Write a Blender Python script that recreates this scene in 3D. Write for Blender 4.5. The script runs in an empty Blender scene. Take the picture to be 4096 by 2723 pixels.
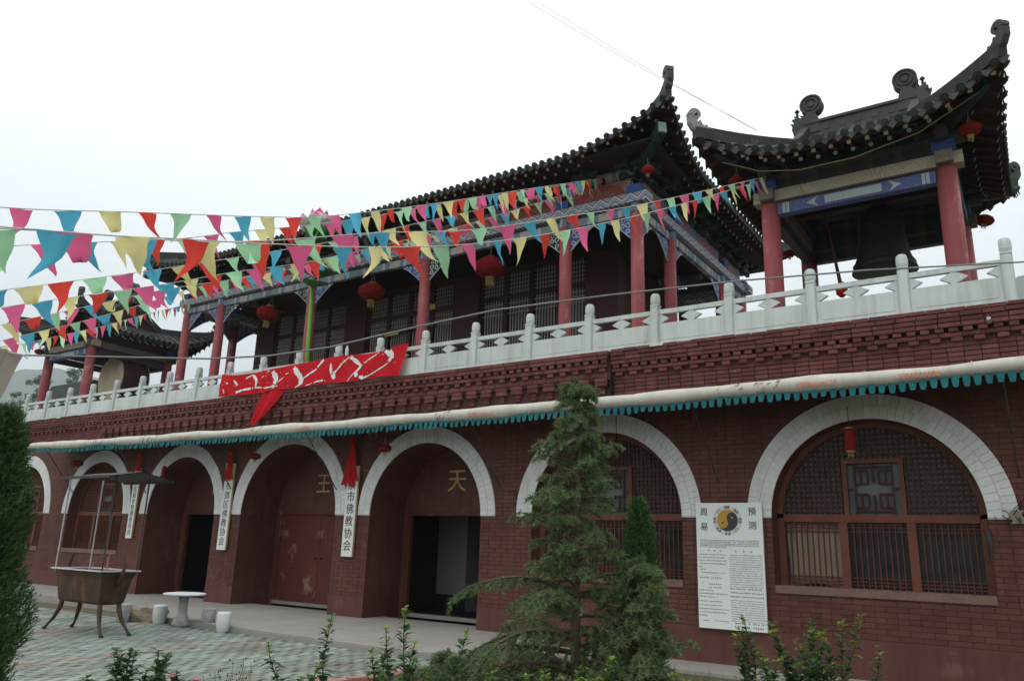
import bpy, bmesh, math, random
from mathutils import Vector, Matrix, noise
random.seed(11)
R = math.radians
sc = bpy.context.scene
col = sc.collection

# ------------------------------------------------------------------ camera
cam_d = bpy.data.cameras.new('camera')
cam_d.sensor_width = 36.0
cam_d.lens = 27.373
cam_d.clip_start = 0.05
cam_d.clip_end = 6000
cam = bpy.data.objects.new('camera', cam_d)
col.objects.link(cam)
_yaw, _pit, _rol = R(34.0884), R(14.8258), R(1.8361)
_f = Vector((-math.sin(_yaw) * math.cos(_pit), math.cos(_yaw) * math.cos(_pit), math.sin(_pit)))
_r = Vector((math.cos(_yaw), math.sin(_yaw), 0))
_u = _r.cross(_f)
_r2 = math.cos(_rol) * _r + math.sin(_rol) * _u
_u2 = -math.sin(_rol) * _r + math.cos(_rol) * _u
CAM = Vector((13.764, -11.745, 1.51))
m3 = Matrix((_r2, _u2, -_f)).transposed()
cam.matrix_world = Matrix.Translation(CAM) @ m3.to_4x4()
sc.camera = cam

# ------------------------------------------------------------------ sky and sun (hazy overcast day)
SUN_EL, SUN_AZ = R(64), R(205)      # azimuth clockwise from +Y
world = bpy.data.worlds.new('World')
sc.world = world
world.use_nodes = True
nt = world.node_tree
nt.nodes.clear()
sky = nt.nodes.new('ShaderNodeTexSky')
sky.sky_type = 'NISHITA'
sky.sun_disc = False
sky.sun_elevation = SUN_EL
sky.sun_rotation = SUN_AZ
sky.air_density = 1.6
sky.dust_density = 6.0
sky.altitude = 700
mixw = nt.nodes.new('ShaderNodeMix')
mixw.data_type = 'RGBA'
mixw.inputs['Factor'].default_value = 0.88
# overcast cloud layer: nearly three times as bright at the zenith as at the horizon
wtc = nt.nodes.new('ShaderNodeTexCoord')
wsx = nt.nodes.new('ShaderNodeSeparateXYZ')
nt.links.new(wtc.outputs['Generated'], wsx.inputs[0])
wmr = nt.nodes.new('ShaderNodeMapRange')
wmr.inputs['From Min'].default_value = 0.0
wmr.inputs['From Max'].default_value = 1.0
wmr.inputs['To Min'].default_value = 0.38
wmr.inputs['To Max'].default_value = 1.0
nt.links.new(wsx.outputs['Z'], wmr.inputs['Value'])
wvm = nt.nodes.new('ShaderNodeVectorMath')
wvm.operation = 'SCALE'
wvm.inputs[0].default_value = (21.0, 22.2, 22.6)
nt.links.new(wmr.outputs['Result'], wvm.inputs['Scale'])
bg = nt.nodes.new('ShaderNodeBackground')
bg.inputs['Strength'].default_value = 0.10
out = nt.nodes.new('ShaderNodeOutputWorld')
nt.links.new(sky.outputs['Color'], mixw.inputs['A'])
nt.links.new(wvm.outputs['Vector'], mixw.inputs['B'])
nt.links.new(mixw.outputs['Result'], bg.inputs['Color'])
nt.links.new(bg.outputs['Background'], out.inputs['Surface'])

sun_d = bpy.data.lights.new('sun', 'SUN')
sun_d.energy = 0.6
sun_d.angle = R(25)
sun_d.color = (1.0, 0.96, 0.9)
sun = bpy.data.objects.new('sun', sun_d)
col.objects.link(sun)
_sd = Vector((math.sin(SUN_AZ) * math.cos(SUN_EL), math.cos(SUN_AZ) * math.cos(SUN_EL), math.sin(SUN_EL)))
sun.rotation_euler = _sd.to_track_quat('Z', 'Y').to_euler()

vs = sc.view_settings
vs.view_transform = 'Standard'
vs.look = 'None'
vs.gamma = 1.0
vs.use_curve_mapping = False
vs.exposure = 0.0
sc.render.engine = 'CYCLES'
cy = sc.cycles
cy.max_bounces = 6
cy.diffuse_bounces = 1
cy.glossy_bounces = 2
cy.transmission_bounces = 3
cy.transparent_max_bounces = 8
cy.volume_bounces = 0
cy.use_denoising = True

# ------------------------------------------------------------------ helpers
def zs(z):
    return 1.25 * z + 1.51

class MB:
    """collects shapes; build() links them as one mesh object"""
    def __init__(self):
        self.v, self.f, self.mi, self.rn = [], [], [], []
        self.m, self.r = 0, 0.0
    def add(self, vs_, fs_):
        o = len(self.v)
        self.v.extend([tuple(p) for p in vs_])
        for f in fs_:
            self.f.append([i + o for i in f])
            self.mi.append(self.m)
            self.rn.append(self.r)
        return self
    def box(self, x0, x1, y0, y1, z0, z1, ch=0.0):
        if ch:
            c = ch
            # chamfered on the -y face edges
            vs_ = [(x0, y1, z0), (x1, y1, z0), (x1, y1, z1), (x0, y1, z1),
                   (x0, y0 + c, z0), (x1, y0 + c, z0), (x1, y0 + c, z1), (x0, y0 + c, z1),
                   (x0 + c, y0, z0 + c), (x1 - c, y0, z0 + c), (x1 - c, y0, z1 - c), (x0 + c, y0, z1 - c)]
            fs_ = [(8, 9, 10, 11), (4, 5, 9, 8), (5, 6, 10, 9), (6, 7, 11, 10), (7, 4, 8, 11),
                   (0, 1, 5, 4), (1, 2, 6, 5), (2, 3, 7, 6), (3, 0, 4, 7), (3, 2, 1, 0)]
            return self.add(vs_, fs_)
        vs_ = [(x0, y0, z0), (x1, y0, z0), (x1, y1, z0), (x0, y1, z0), (x0, y0, z1), (x1, y0, z1), (x1, y1, z1), (x0, y1, z1)]
        return self.add(vs_, [(3, 2, 1, 0), (4, 5, 6, 7), (0, 1, 5, 4), (1, 2, 6, 5), (2, 3, 7, 6), (3, 0, 4, 7)])
    def bar(self, a, b, w, h, up=(0, 0, 1)):
        a, b = Vector(a), Vector(b)
        d = (b - a).normalized()
        u = Vector(up)
        s = d.cross(u)
        if s.length < 1e-4:
            s = d.cross(Vector((0, 1, 0)))
        s.normalize()
        u = s.cross(d)
        p = []
        for q in (a, b):
            for i, j in ((-1, -1), (1, -1), (1, 1), (-1, 1)):
                p.append(q + s * (i * w / 2) + u * (j * h / 2))
        return self.add(p, [(3, 2, 1, 0), (4, 5, 6, 7), (0, 1, 5, 4), (1, 2, 6, 5), (2, 3, 7, 6), (3, 0, 4, 7)])
    def tube(self, pts, rad, n=8, cap=True):
        pts = [Vector(p) for p in pts]
        k = len(pts)
        rads = rad if isinstance(rad, (list, tuple)) else [rad] * k
        vs_, fs_ = [], []
        prev = None
        for i in range(k):
            t = (pts[min(i + 1, k - 1)] - pts[max(i - 1, 0)])
            if t.length < 1e-9:
                t = Vector((0, 0, 1))
            t.normalize()
            if prev is None:
                s = t.cross(Vector((0, 0, 1)))
                if s.length < 1e-3:
                    s = t.cross(Vector((1, 0, 0)))
            else:
                s = prev - t * prev.dot(t)
            s.normalize()
            prev = s
            b = t.cross(s)
            for j in range(n):
                a = 2 * math.pi * j / n
                vs_.append(pts[i] + (s * math.cos(a) + b * math.sin(a)) * rads[i])
        for i in range(k - 1):
            for j in range(n):
                j2 = (j + 1) % n
                fs_.append((i * n + j, i * n + j2, (i + 1) * n + j2, (i + 1) * n + j))
        if cap:
            fs_.append(tuple(range(n))[::-1])
            fs_.append(tuple((k - 1) * n + j for j in range(n)))
        return self.add(vs_, fs_)
    def lathe(self, prof, cx=0, cy_=0, n=16, a0=0.0):
        vs_, fs_ = [], []
        k = len(prof)
        for r_, z in prof:
            for j in range(n):
                a = 2 * math.pi * j / n + a0
                vs_.append((cx + r_ * math.cos(a), cy_ + r_ * math.sin(a), z))
        for i in range(k - 1):
            for j in range(n):
                j2 = (j + 1) % n
                fs_.append((i * n + j, i * n + j2, (i + 1) * n + j2, (i + 1) * n + j))
        if prof[0][0] > 1e-5:
            fs_.append(tuple(range(n))[::-1])
        if prof[-1][0] > 1e-5:
            fs_.append(tuple((k - 1) * n + j for j in range(n)))
        return self.add(vs_, fs_)
    def prism(self, poly, fn, t0, t1):
        """poly: 2-D outline (ccw), fn(u,v,t)->3-D point"""
        n = len(poly)
        vs_ = [fn(u, v, t0) for u, v in poly] + [fn(u, v, t1) for u, v in poly]
        fs_ = [tuple(range(n))[::-1], tuple(range(n, 2 * n))]
        for i in range(n):
            j = (i + 1) % n
            fs_.append((i, j, n + j, n + i))
        return self.add(vs_, fs_)
    def grid(self, fn, nu, nv):
        vs_ = [fn(i / nu, j / nv) for i in range(nu + 1) for j in range(nv + 1)]
        fs_ = []
        for i in range(nu):
            for j in range(nv):
                a = i * (nv + 1) + j
                fs_.append((a, a + nv + 1, a + nv + 2, a + 1))
        return self.add(vs_, fs_)
    def mesh(self, name, mats, smooth=False):
        me = bpy.data.meshes.new(name)
        me.from_pydata(self.v, [], self.f)
        for mt in (mats if isinstance(mats, (list, tuple)) else [mats]):
            me.materials.append(mt)
        if any(self.mi):
            me.polygons.foreach_set('material_index', self.mi)
        if any(self.rn):
            at = me.attributes.new('rnd', 'FLOAT', 'FACE')
            at.data.foreach_set('value', self.rn)
        if smooth:
            me.polygons.foreach_set('use_smooth', [True] * len(me.polygons))
        me.update()
        return me
    def build(self, name, mats, parent=None, smooth=False, loc=None):
        o = bpy.data.objects.new(name, self.mesh(name, mats, smooth))
        col.objects.link(o)
        if loc is not None:
            o.location = loc
        if parent is not None:
            put(o, parent)
        return o

WM = {}
def put(o, parent):
    """parent o, keeping its coordinates as world coordinates"""
    o.parent = parent
    w = WM.get(parent.name)
    if w is not None:
        o.matrix_parent_inverse = w.inverted()
        WM[o.name] = Matrix.Identity(4)
    return o

def inst(name, me, parent, mat4):
    """another object sharing mesh data, placed in world space"""
    o = bpy.data.objects.new(name, me)
    col.objects.link(o)
    o.matrix_basis = mat4
    o.parent = parent
    w = WM.get(parent.name)
    if w is not None:
        o.matrix_parent_inverse = w.inverted()
    return o

def tag(o, label=None, cat=None, group=None, kind=None):
    if label: o['label'] = label
    if cat: o['category'] = cat
    if group: o['group'] = group
    if kind: o['kind'] = kind
    return o

def thing(name, loc, label, cat, group=None, rz=0.0):
    e = bpy.data.objects.new(name, None)
    e.empty_display_size = 0.2
    col.objects.link(e)
    e.location = loc
    e.rotation_euler = (0, 0, rz)
    WM[e.name] = Matrix.Translation(Vector(loc)) @ Matrix.Rotation(rz, 4, 'Z')
    return tag(e, label, cat, group)

def local_thing(name, loc, label, cat, group=None, rz=0.0):
    e = thing(name, loc, label, cat, group, rz)
    WM.pop(e.name)
    return e

def copy_tree(o, parent=None):
    c = o.copy()
    col.objects.link(c)
    c.parent = parent
    for ch in list(o.children):
        copy_tree(ch, c)
    return c

# ------------------------------------------------------------------ materials
def newmat(name):
    mt = bpy.data.materials.new(name)
    mt.use_nodes = True
    t = mt.node_tree
    return mt, t, t.nodes['Principled BSDF']

def N(t, typ, **kw):
    n = t.nodes.new(typ)
    for k, v in kw.items():
        setattr(n, k, v)
    return n

def mixc(t, fac, a, b):
    n = N(t, 'ShaderNodeMix', data_type='RGBA')
    for nm, v in (('Factor', fac), ('A', a), ('B', b)):
        if hasattr(v, 'is_linked') or isinstance(v, bpy.types.NodeSocket):
            t.links.new(v, n.inputs[nm])
        elif nm == 'Factor':
            n.inputs[nm].default_value = v
        else:
            n.inputs[nm].default_value = (*v, 1) if len(v) == 3 else v
    return n.outputs['Result']

def math_(t, op, a, b=None, c=None):
    n = N(t, 'ShaderNodeMath', operation=op)
    for i, v in enumerate((a, b, c)):
        if v is None: continue
        if isinstance(v, bpy.types.NodeSocket):
            t.links.new(v, n.inputs[i])
        else:
            n.inputs[i].default_value = v
    return n.outputs[0]

def ramp(t, fac, stops, interp='LINEAR'):
    n = N(t, 'ShaderNodeValToRGB')
    cr = n.color_ramp
    cr.interpolation = interp
    while len(cr.elements) < len(stops):
        cr.elements.new(0.5)
    for e, (p, c) in zip(cr.elements, stops):
        e.position = p
        e.color = (*c, 1) if len(c) == 3 else c
    t.links.new(fac, n.inputs['Fac'])
    return n.outputs['Color']

def noise_(t, vec, scale, detail=4, rough=.6):
    n = N(t, 'ShaderNodeTexNoise')
    n.inputs['Scale'].default_value = scale
    n.inputs['Detail'].default_value = detail
    n.inputs['Roughness'].default_value = rough
    if vec is not None:
        t.links.new(vec, n.inputs['Vector'])
    return n.outputs['Fac']

def coords(t, scale=None, world_=False):
    if world_:
        v = N(t, 'ShaderNodeNewGeometry').outputs['Position']
    else:
        v = N(t, 'ShaderNodeTexCoord').outputs['Object']
    if scale:
        mp = N(t, 'ShaderNodeMapping')
        mp.inputs['Scale'].default_value = scale
        t.links.new(v, mp.inputs['Vector'])
        v = mp.outputs['Vector']
    return v

def M(name, c, rough=.75, var=.22, scale=6.0, wear=None, wear_at=.62, wear_scale=3.0, wear_soft=.06, rnd=0.0, bump=0.0, bscale=60.0, spec=.3, metal=0.0, world_=True, stretch=None, streak=0.0, streak_c=None):
    mt, t, b = newmat(name)
    v = coords(t, stretch, world_)
    nz = noise_(t, v, scale)
    nz2 = noise_(t, v, scale * .23, 3)
    fac = math_(t, 'MULTIPLY_ADD', nz2, .5, math_(t, 'MULTIPLY', nz, .5))
    fac = math_(t, 'MULTIPLY_ADD', math_(t, 'SUBTRACT', fac, .5), 2.2, .5)
    lo = tuple(max(0, x * (1 - var)) for x in c)
    hi = tuple(x * (1 + var) for x in c)
    cc = mixc(t, fac, lo, hi)
    if wear:
        w = noise_(t, v, wear_scale, 8, .7)
        wf = N(t, 'ShaderNodeMapRange')
        wf.inputs['From Min'].default_value = wear_at - wear_soft
        wf.inputs['From Max'].default_value = wear_at + wear_soft
        t.links.new(w, wf.inputs['Value'])
        cc = mixc(t, wf.outputs['Result'], cc, wear)
    if streak:
        sv = coords(t, (2.6, 2.6, .22), True)
        sn = noise_(t, sv, 2.2, 6, .65)
        sf = N(t, 'ShaderNodeMapRange')
        sf.inputs['From Min'].default_value = .46
        sf.inputs['From Max'].default_value = .74
        sf.inputs['To Max'].default_value = streak
        t.links.new(sn, sf.inputs['Value'])
        cc = mixc(t, sf.outputs['Result'], cc, streak_c or tuple(x * .35 for x in c))
    if rnd:
        oi = N(t, 'ShaderNodeObjectInfo').outputs['Random']
        at = N(t, 'ShaderNodeAttribute', attribute_name='rnd').outputs['Fac']
        r_ = math_(t, 'FRACT', math_(t, 'ADD', oi, at))
        k = math_(t, 'MULTIPLY_ADD', r_, 2 * rnd, 1 - rnd)
        hsv = N(t, 'ShaderNodeHueSaturation')
        t.links.new(k, hsv.inputs['Value'])
        t.links.new(cc, hsv.inputs['Color'])
        cc = hsv.outputs['Color']
    t.links.new(cc, b.inputs['Base Color'])
    b.inputs['Roughness'].default_value = rough
    b.inputs['Metallic'].default_value = metal
    b.inputs['Specular IOR Level'].default_value = spec
    if bump:
        bp = N(t, 'ShaderNodeBump')
        bp.inputs['Strength'].default_value = bump
        bp.inputs['Distance'].default_value = .01
        t.links.new(noise_(t, v, bscale, 5), bp.inputs['Height'])
        t.links.new(bp.outputs['Normal'], b.inputs['Normal'])
    return mt

def leafmat(name, c, tr=.35, var=.45):
    mt, t, b = newmat(name)
    v = coords(t, None, True)
    nz = noise_(t, v, 3.0, 3)
    nz3 = noise_(t, v, 40.0, 2)
    at = N(t, 'ShaderNodeAttribute', attribute_name='rnd').outputs['Fac']
    f = math_(t, 'ADD', math_(t, 'MULTIPLY', nz, .5), math_(t, 'MULTIPLY', at, .5))
    lo = tuple(x * (1 - var) for x in c)
    hi = (c[0] * (1 + var * 1.5), c[1] * (1 + var * 1.1), c[2] * (1 + var * .5))
    cc = mixc(t, f, lo, hi)
    t.links.new(cc, b.inputs['Base Color'])
    b.inputs['Roughness'].default_value = .55
    b.inputs['Specular IOR Level'].default_value = .25
    tl = N(t, 'ShaderNodeBsdfTranslucent')
    t.links.new(cc, tl.inputs['Color'])
    mx = N(t, 'ShaderNodeMixShader')
    mx.inputs[0].default_value = tr
    t.links.new(b.outputs[0], mx.inputs[1])
    t.links.new(tl.outputs[0], mx.inputs[2])
    t.links.new(mx.outputs[0], t.nodes['Material Output'].inputs['Surface'])
    return mt

def cloth(name, c, tr=.45, var=.12, wear=None, wear_at=.6, wear_scale=2.0, rnd=0.0):
    mt = M(name, c, .9, var, 5.0, rnd=rnd, wear=wear, wear_at=wear_at, wear_scale=wear_scale, wear_soft=.015, bump=.15, bscale=90, spec=.1)
    t = mt.node_tree
    b = t.nodes['Principled BSDF']
    tl = N(t, 'ShaderNodeBsdfTranslucent')
    t.links.new(b.inputs['Base Color'].links[0].from_socket, tl.inputs['Color'])
    mx = N(t, 'ShaderNodeMixShader')
    mx.inputs[0].default_value = tr
    t.links.new(b.outputs[0], mx.inputs[1])
    t.links.new(tl.outputs[0], mx.inputs[2])
    t.links.new(mx.outputs[0], t.nodes['Material Output'].inputs['Surface'])
    return mt

K = {}
K['brick'] = M('painted_brick', (.104, .037, .027), .66, .36, 2.2, rnd=.15, bump=.35, bscale=70, wear=(.17, .085, .07), wear_at=.66, wear_scale=2.4, wear_soft=.08, streak=.55)
K['mortar'] = M('painted_joint', (.080, .028, .021), .9, .3, 6, bump=.4)
K['plaster'] = M('painted_plaster', (.104, .036, .029), .6, .26, 1.6, bump=.18, bscale=25, wear=(.155, .075, .062), wear_at=.64, wear_scale=1.8, wear_soft=.08, streak=.5)
K['corbel'] = M('weathered_corbel_brick', (.118, .040, .036), .82, .38, 7, wear=(.40, .34, .32), wear_at=.69, wear_scale=6.5, wear_soft=.05, rnd=.28, bump=.6, bscale=55)
K['corbel_joint'] = M('corbel_joint', (.07, .03, .028), .95, .3, 6, bump=.5)
K['white_brick'] = M('whitewashed_brick', (.64, .655, .65), .8, .10, 5, wear=(.45, .42, .38), wear_at=.70, wear_scale=3, rnd=.05, bump=.5, bscale=50, streak=.35, streak_c=(.36, .33, .28))
K['white_joint'] = M('whitewashed_joint', (.555, .56, .55), .9, .15, 5)
K['stone'] = M('white_stone', (.54, .58, .56), .6, .09, 3.5, wear=(.42, .44, .40), wear_at=.70, wear_scale=1.6, wear_soft=.08, rnd=.05, bump=.25, bscale=40, streak=.6, streak_c=(.30, .31, .28))
K['concrete'] = M('pale_concrete', (.265, .25, .225), .85, .18, 2.5, wear=(.22, .20, .17), wear_at=.66, wear_scale=1.4, wear_soft=.1, bump=.35, bscale=45)
K['joint_dirt'] = M('paving_joint', (.045, .042, .034), .95, .3, 8)
K['soil'] = M('garden_soil', (.115, .085, .055), .95, .45, 5, wear=(.05, .075, .025), wear_at=.55, wear_scale=2.5, wear_soft=.1, bump=.9, bscale=30)
K['paver'] = M('grey_green_paver', (.235, .268, .232), .82, .22, 3, rnd=.20, wear=(.16, .145, .115), wear_at=.58, wear_scale=.9, wear_soft=.12, bump=.3, bscale=50)
K['paver_red'] = M('red_paver', (.33, .16, .125), .82, .2, 5, rnd=.2, wear=(.22, .21, .18), wear_at=.56, wear_scale=3, wear_soft=.1, bump=.3, bscale=50)
K['tile'] = M('grey_roof_tile', (.034, .038, .033), .75, .4, 7, wear=(.085, .09, .07), wear_at=.63, wear_scale=5, rnd=.3, bump=.5, bscale=40)
K['tile_mid'] = M('grey_ridge_tile', (.058, .064, .060), .8, .35, 7, bump=.6, bscale=35)
K['tile_pale'] = M('pale_ridge_stone', (.25, .25, .235), .85, .25, 6, bump=.5, bscale=40)
K['soffit'] = M('dark_red_soffit', (.030, .013, .011), .8, .35, 6)
K['rafter'] = M('green_rafter', (.014, .020, .017), .75, .4, 8)
K['rafter_red'] = M('red_rafter', (.045, .013, .011), .75, .4, 8)
K['rafter_end'] = M('painted_rafter_end', (.42, .34, .20), .75, .35, 20)
K['rafter_end2'] = M('white_blue_rafter_end', (.42, .46, .52), .75, .4, 22)
K['column'] = M('faded_red_column', (.345, .080, .090), .6, .30, 1.9, wear=(.47, .25, .26), wear_at=.62, wear_scale=4.5, wear_soft=.06, bump=.2, bscale=30, stretch=(1, 1, .45), streak=.65, streak_c=(.17, .05, .045))
K['woodred'] = M('dark_red_wood', (.045, .016, .013), .7, .3, 5, stretch=(1, 1, .3))
K['woodframe'] = M('orange_brown_window_wood', (.135, .045, .027), .62, .45, 4, wear=(.13, .06, .04), wear_at=.6, wear_scale=4, bump=.3, bscale=30)
K['woodbar'] = M('red_lattice_wood', (.11, .034, .026), .65, .35, 6)
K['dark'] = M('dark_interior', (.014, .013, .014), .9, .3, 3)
K['limewash'] = M('limewashed_inner_wall', (.27, .27, .275), .9, .12, 2)
K['door'] = M('scuffed_red_door', (.105, .024, .017), .6, .35, 1.5, wear=(.30, .17, .12), wear_at=.63, wear_scale=1.7, wear_soft=.06, bump=.15, bscale=25)
K['gold'] = M('gold_paint', (.50, .36, .13), .6, .25, 9)
K['awning'] = M('cream_canvas', (.54, .52, .455), .8, .12, 2.2, wear=(.33, .28, .23), wear_at=.66, wear_scale=2.0, wear_soft=.08, bump=.6, bscale=9, streak=.45, streak_c=(.30, .27, .23))
K['teal'] = cloth('teal_valance_cloth', (.03, .18, .20), .25)
K['redprint'] = M('faded_red_print', (.62, .20, .14), .85, .25, 30)
K['ink'] = M('black_ink', (.02, .02, .022), .8, .3, 30)
K['lantern'] = cloth('lantern_red_cloth', (.22, .016, .013), .3, .45)
K['lantern_gold'] = M('lantern_gold_trim', (.34, .22, .07), .6, .3, 30)
K['iron'] = M('dark_iron', (.045, .042, .042), .6, .3, 10)
K['steel'] = M('galvanised_steel', (.42, .43, .43), .45, .15, 8, metal=.5)
K['wire'] = M('grey_cable', (.22, .22, .22), .7, .1, 5)
K['thinwire'] = M('thin_pale_wire', (.34, .34, .36), .7, .1, 5)
K['string'] = M('pale_string', (.50, .50, .46), .9, .1, 5)
K['rust'] = M('rusty_steel', (.055, .032, .021), .7, .5, 4, wear=(.18, .068, .026), wear_at=.60, wear_scale=3.5, wear_soft=.08, bump=.4, bscale=30, stretch=(1, 1, .5))
K['granite'] = M('worn_granite', (.36, .37, .36), .8, .2, 9, wear=(.16, .15, .12), wear_at=.6, wear_scale=3, wear_soft=.1, bump=.4, bscale=60)
K['whitegranite'] = M('white_granite', (.62, .64, .65), .65, .12, 9, bump=.2, bscale=60)
K['rock'] = M('rough_rock', (.27, .22, .16), .9, .4, 8, bump=1.0, bscale=25)
K['bluepaint'] = M('blue_paint', (.04, .085, .28), .65, .3, 8)
K['greenpaint'] = M('green_paint', (.010, .034, .027), .65, .4, 7, wear=(.14, .20, .17), wear_at=.66, wear_scale=6)
K['bronze'] = M('dark_bronze', (.016, .015, .012), .55, .3, 4, metal=.3, bump=.3, bscale=25)
K['drumskin'] = M('drum_skin', (.55, .47, .33), .8, .15, 3)
K['bark'] = M('bark', (.085, .065, .045), .95, .35, 10, bump=.8, bscale=40)
K['cedar'] = leafmat('cedar_needles', (.118, .178, .085), .35)
K['juniper'] = leafmat('juniper_needles', (.042, .095, .030), .25)
K['box'] = leafmat('shrub_leaves', (.046, .105, .042), .3)
K['boxtip'] = leafmat('young_shrub_leaves', (.16, .27, .045), .4)
K['fartree'] = leafmat('far_tree_leaves', (.055, .085, .045), .25)
K['hill'] = M('wooded_hill', (.050, .068, .040), .95, .5, .03, bump=.5, bscale=.1)
K['whiteboard'] = M('white_painted_board', (.70, .73, .71), .5, .04, 2)
K['plank'] = M('white_sign_plank', (.70, .71, .68), .6, .08, 5, wear=(.4, .36, .28), wear_at=.74, wear_scale=5)
K['plankedge'] = M('wood_sign_edge', (.42, .33, .16), .7, .2, 5)
K['redcloth'] = cloth('red_cloth', (.50, .022, .018), .3, .2)
K['banner'] = cloth('red_banner_cloth', (.66, .020, .030), .35, .12)
K['greycloth'] = cloth('grey_brown_cloth', (.30, .26, .22), .2, .25)
K['polegreen'] = M('green_painted_pole', (.15, .40, .05), .5, .15, 5)
K['lotusleaf'] = M('green_lotus_leaf', (.045, .20, .03), .55, .3, 6)
K['petalwhite'] = M('white_pink_petal', (.75, .66, .68), .6, .1, 5)
K['petalpink'] = M('pink_petal_edge', (.78, .08, .22), .6, .2, 5)
K['ash'] = M('incense_ash', (.40, .38, .35), .95, .2, 20)
K['plastic'] = M('white_plastic', (.60, .64, .66), .4, .05, 5)
K['black'] = M('black_plastic', (.02, .02, .022), .5, .2, 5)
FLAGC = [('pink', (.80, .15, .31)), ('blue', (.10, .43, .60)), ('yellow', (.80, .73, .34)), ('red', (.76, .075, .055)), ('green', (.40, .73, .44))]
for n_, c_ in FLAGC:
    K['flag_' + n_] = cloth('flag_' + n_, c_, .72, .16, rnd=.14)

def glassmat(nm, lo, hi):
    mt, t, b = newmat(nm)
    b.inputs['Base Color'].default_value = (.10, .12, .115, 1)
    b.inputs['Roughness'].default_value = .35
    b.inputs['Specular IOR Level'].default_value = .22
    v = coords(t, None, True)
    r_ = ramp(t, noise_(t, v, 3), [(0.3, lo), (.7, hi)])
    t.links.new(r_, b.inputs['Base Color'])
    return mt
K['glass'] = glassmat('dark_glass', (.014, .017, .017), (.04, .046, .045))
K['papered'] = glassmat('grey_papered_glass', (.085, .098, .094), (.145, .160, .152))
K['woodbar_dark'] = M('dark_lattice_wood', (.055, .022, .018), .7, .3, 6)

def zigzag(name, axis):
    """painted zigzag band: axis 0 runs along x, 1 along y"""
    mt, t, b = newmat(name)
    sx = N(t, 'ShaderNodeSeparateXYZ')
    t.links.new(coords(t, None, True), sx.inputs[0])
    a = sx.outputs[axis]
    z = sx.outputs[2]
    tri = math_(t, 'PINGPONG', a, .17)
    d = math_(t, 'ADD', z, math_(t, 'MULTIPLY', tri, .80))
    fr = math_(t, 'FRACT', math_(t, 'MULTIPLY', d, 1 / .145))
    cc = ramp(t, fr, [(0, (.50, .53, .55)), (.30, (.24, .31, .38)), (.42, (.018, .028, .10)), (.58, (.50, .53, .55)), (.78, (.03, .08, .24)), (.92, (.48, .48, .44))], 'CONSTANT')
    nz = noise_(t, coords(t, None, True), 9)
    cc = mixc(t, math_(t, 'MULTIPLY', nz, .35), cc, (.16, .17, .17))
    t.links.new(cc, b.inputs['Base Color'])
    b.inputs['Roughness'].default_value = .7
    return mt
K['zig_x'] = zigzag('zigzag_painted_band_x', 0)
K['zig_y'] = zigzag('zigzag_painted_band_y', 1)

def painted(name, axis, period, stops, scroll=(.50, .53, .52), sc_scale=9, amount=.75, dark=.28):
    """painted beam: colour fields along an axis with scrollwork lines over them"""
    mt, t, b = newmat(name)
    v = coords(t, None, True)
    sx = N(t, 'ShaderNodeSeparateXYZ')
    t.links.new(v, sx.inputs[0])
    f = math_(t, 'FRACT', math_(t, 'MULTIPLY', sx.outputs[axis], 1 / period))
    cc = ramp(t, f, stops, 'CONSTANT')
    vo = N(t, 'ShaderNodeTexVoronoi', feature='DISTANCE_TO_EDGE')
    vo.inputs['Scale'].default_value = sc_scale
    t.links.new(v, vo.inputs['Vector'])
    nz = noise_(t, v, sc_scale * .8, 2)
    ring = math_(t, 'FRACT', math_(t, 'MULTIPLY', math_(t, 'ADD', vo.outputs['Distance'], math_(t, 'MULTIPLY', nz, .25)), 7.0))
    ln = math_(t, 'LESS_THAN', ring, .30)
    cc = mixc(t, math_(t, 'MULTIPLY', ln, amount), cc, scroll)
    dirt = noise_(t, v, 5, 5)
    cc = mixc(t, math_(t, 'MULTIPLY', dirt, dark), cc, (.05, .05, .045))
    t.links.new(cc, b.inputs['Base Color'])
    b.inputs['Roughness'].default_value = .7
    return mt
_bl, _gr, _wh, _go, _rd = (.045, .075, .20), (.07, .17, .17), (.42, .44, .43), (.36, .27, .14), (.26, .045, .038)
_st = [(0, _bl), (.16, _gr), (.30, _wh), (.34, _bl), (.42, (.40, .36, .30)), (.60, _bl), (.66, _wh), (.70, _gr), (.86, _bl), (.95, _wh)]
K['pbeam_x'] = painted('blue_green_painted_beam_x', 0, 1.955, _st)
K['pbeam_y'] = painted('blue_green_painted_beam_y', 1, 1.66, _st)
_sp = [(0, _bl), (.25, (.26, .04, .035)), (.75, _bl), (.88, _gr)]
K['pframe_x'] = painted('red_blue_painted_frieze_x', 0, 1.955, [(0, _bl), (.2, _rd), (.8, _bl), (.92, _gr)], amount=.8, sc_scale=8)
K['pframe_y'] = painted('red_blue_painted_frieze_y', 1, 1.66, [(0, _bl), (.2, _rd), (.8, _bl), (.92, _gr)], amount=.8, sc_scale=8)
K['pale_beam'] = painted('pale_gold_patterned_beam', 0, 9, [(0, (.46, .43, .37)), (.5, (.46, .43, .37))], (.36, .25, .09), 5.0, .75, .25)
K['pdark'] = painted('dark_purlin_and_rear_shade', 0, .42, [(0, (.030, .012, .012)), (.3, (.014, .018, .040)), (.55, (.018, .026, .024)), (.7, (.06, .04, .018))], (.085, .09, .10), 22, .55, .5)  # purlin paint; also stands for shade on the pavilions' rear beams

# ================================================================== SETTING
def sheet(name, poly, z, mat, thick=0.0, kind='structure'):
    b = MB()
    if thick:
        b.prism(poly, lambda u, v, t_: (u, v, t_), z - thick, z)
    else:
        b.add([(x, y, z) for x, y in poly], [tuple(range(len(poly)))])
    return tag(b.build(name, mat), kind=kind)

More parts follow.
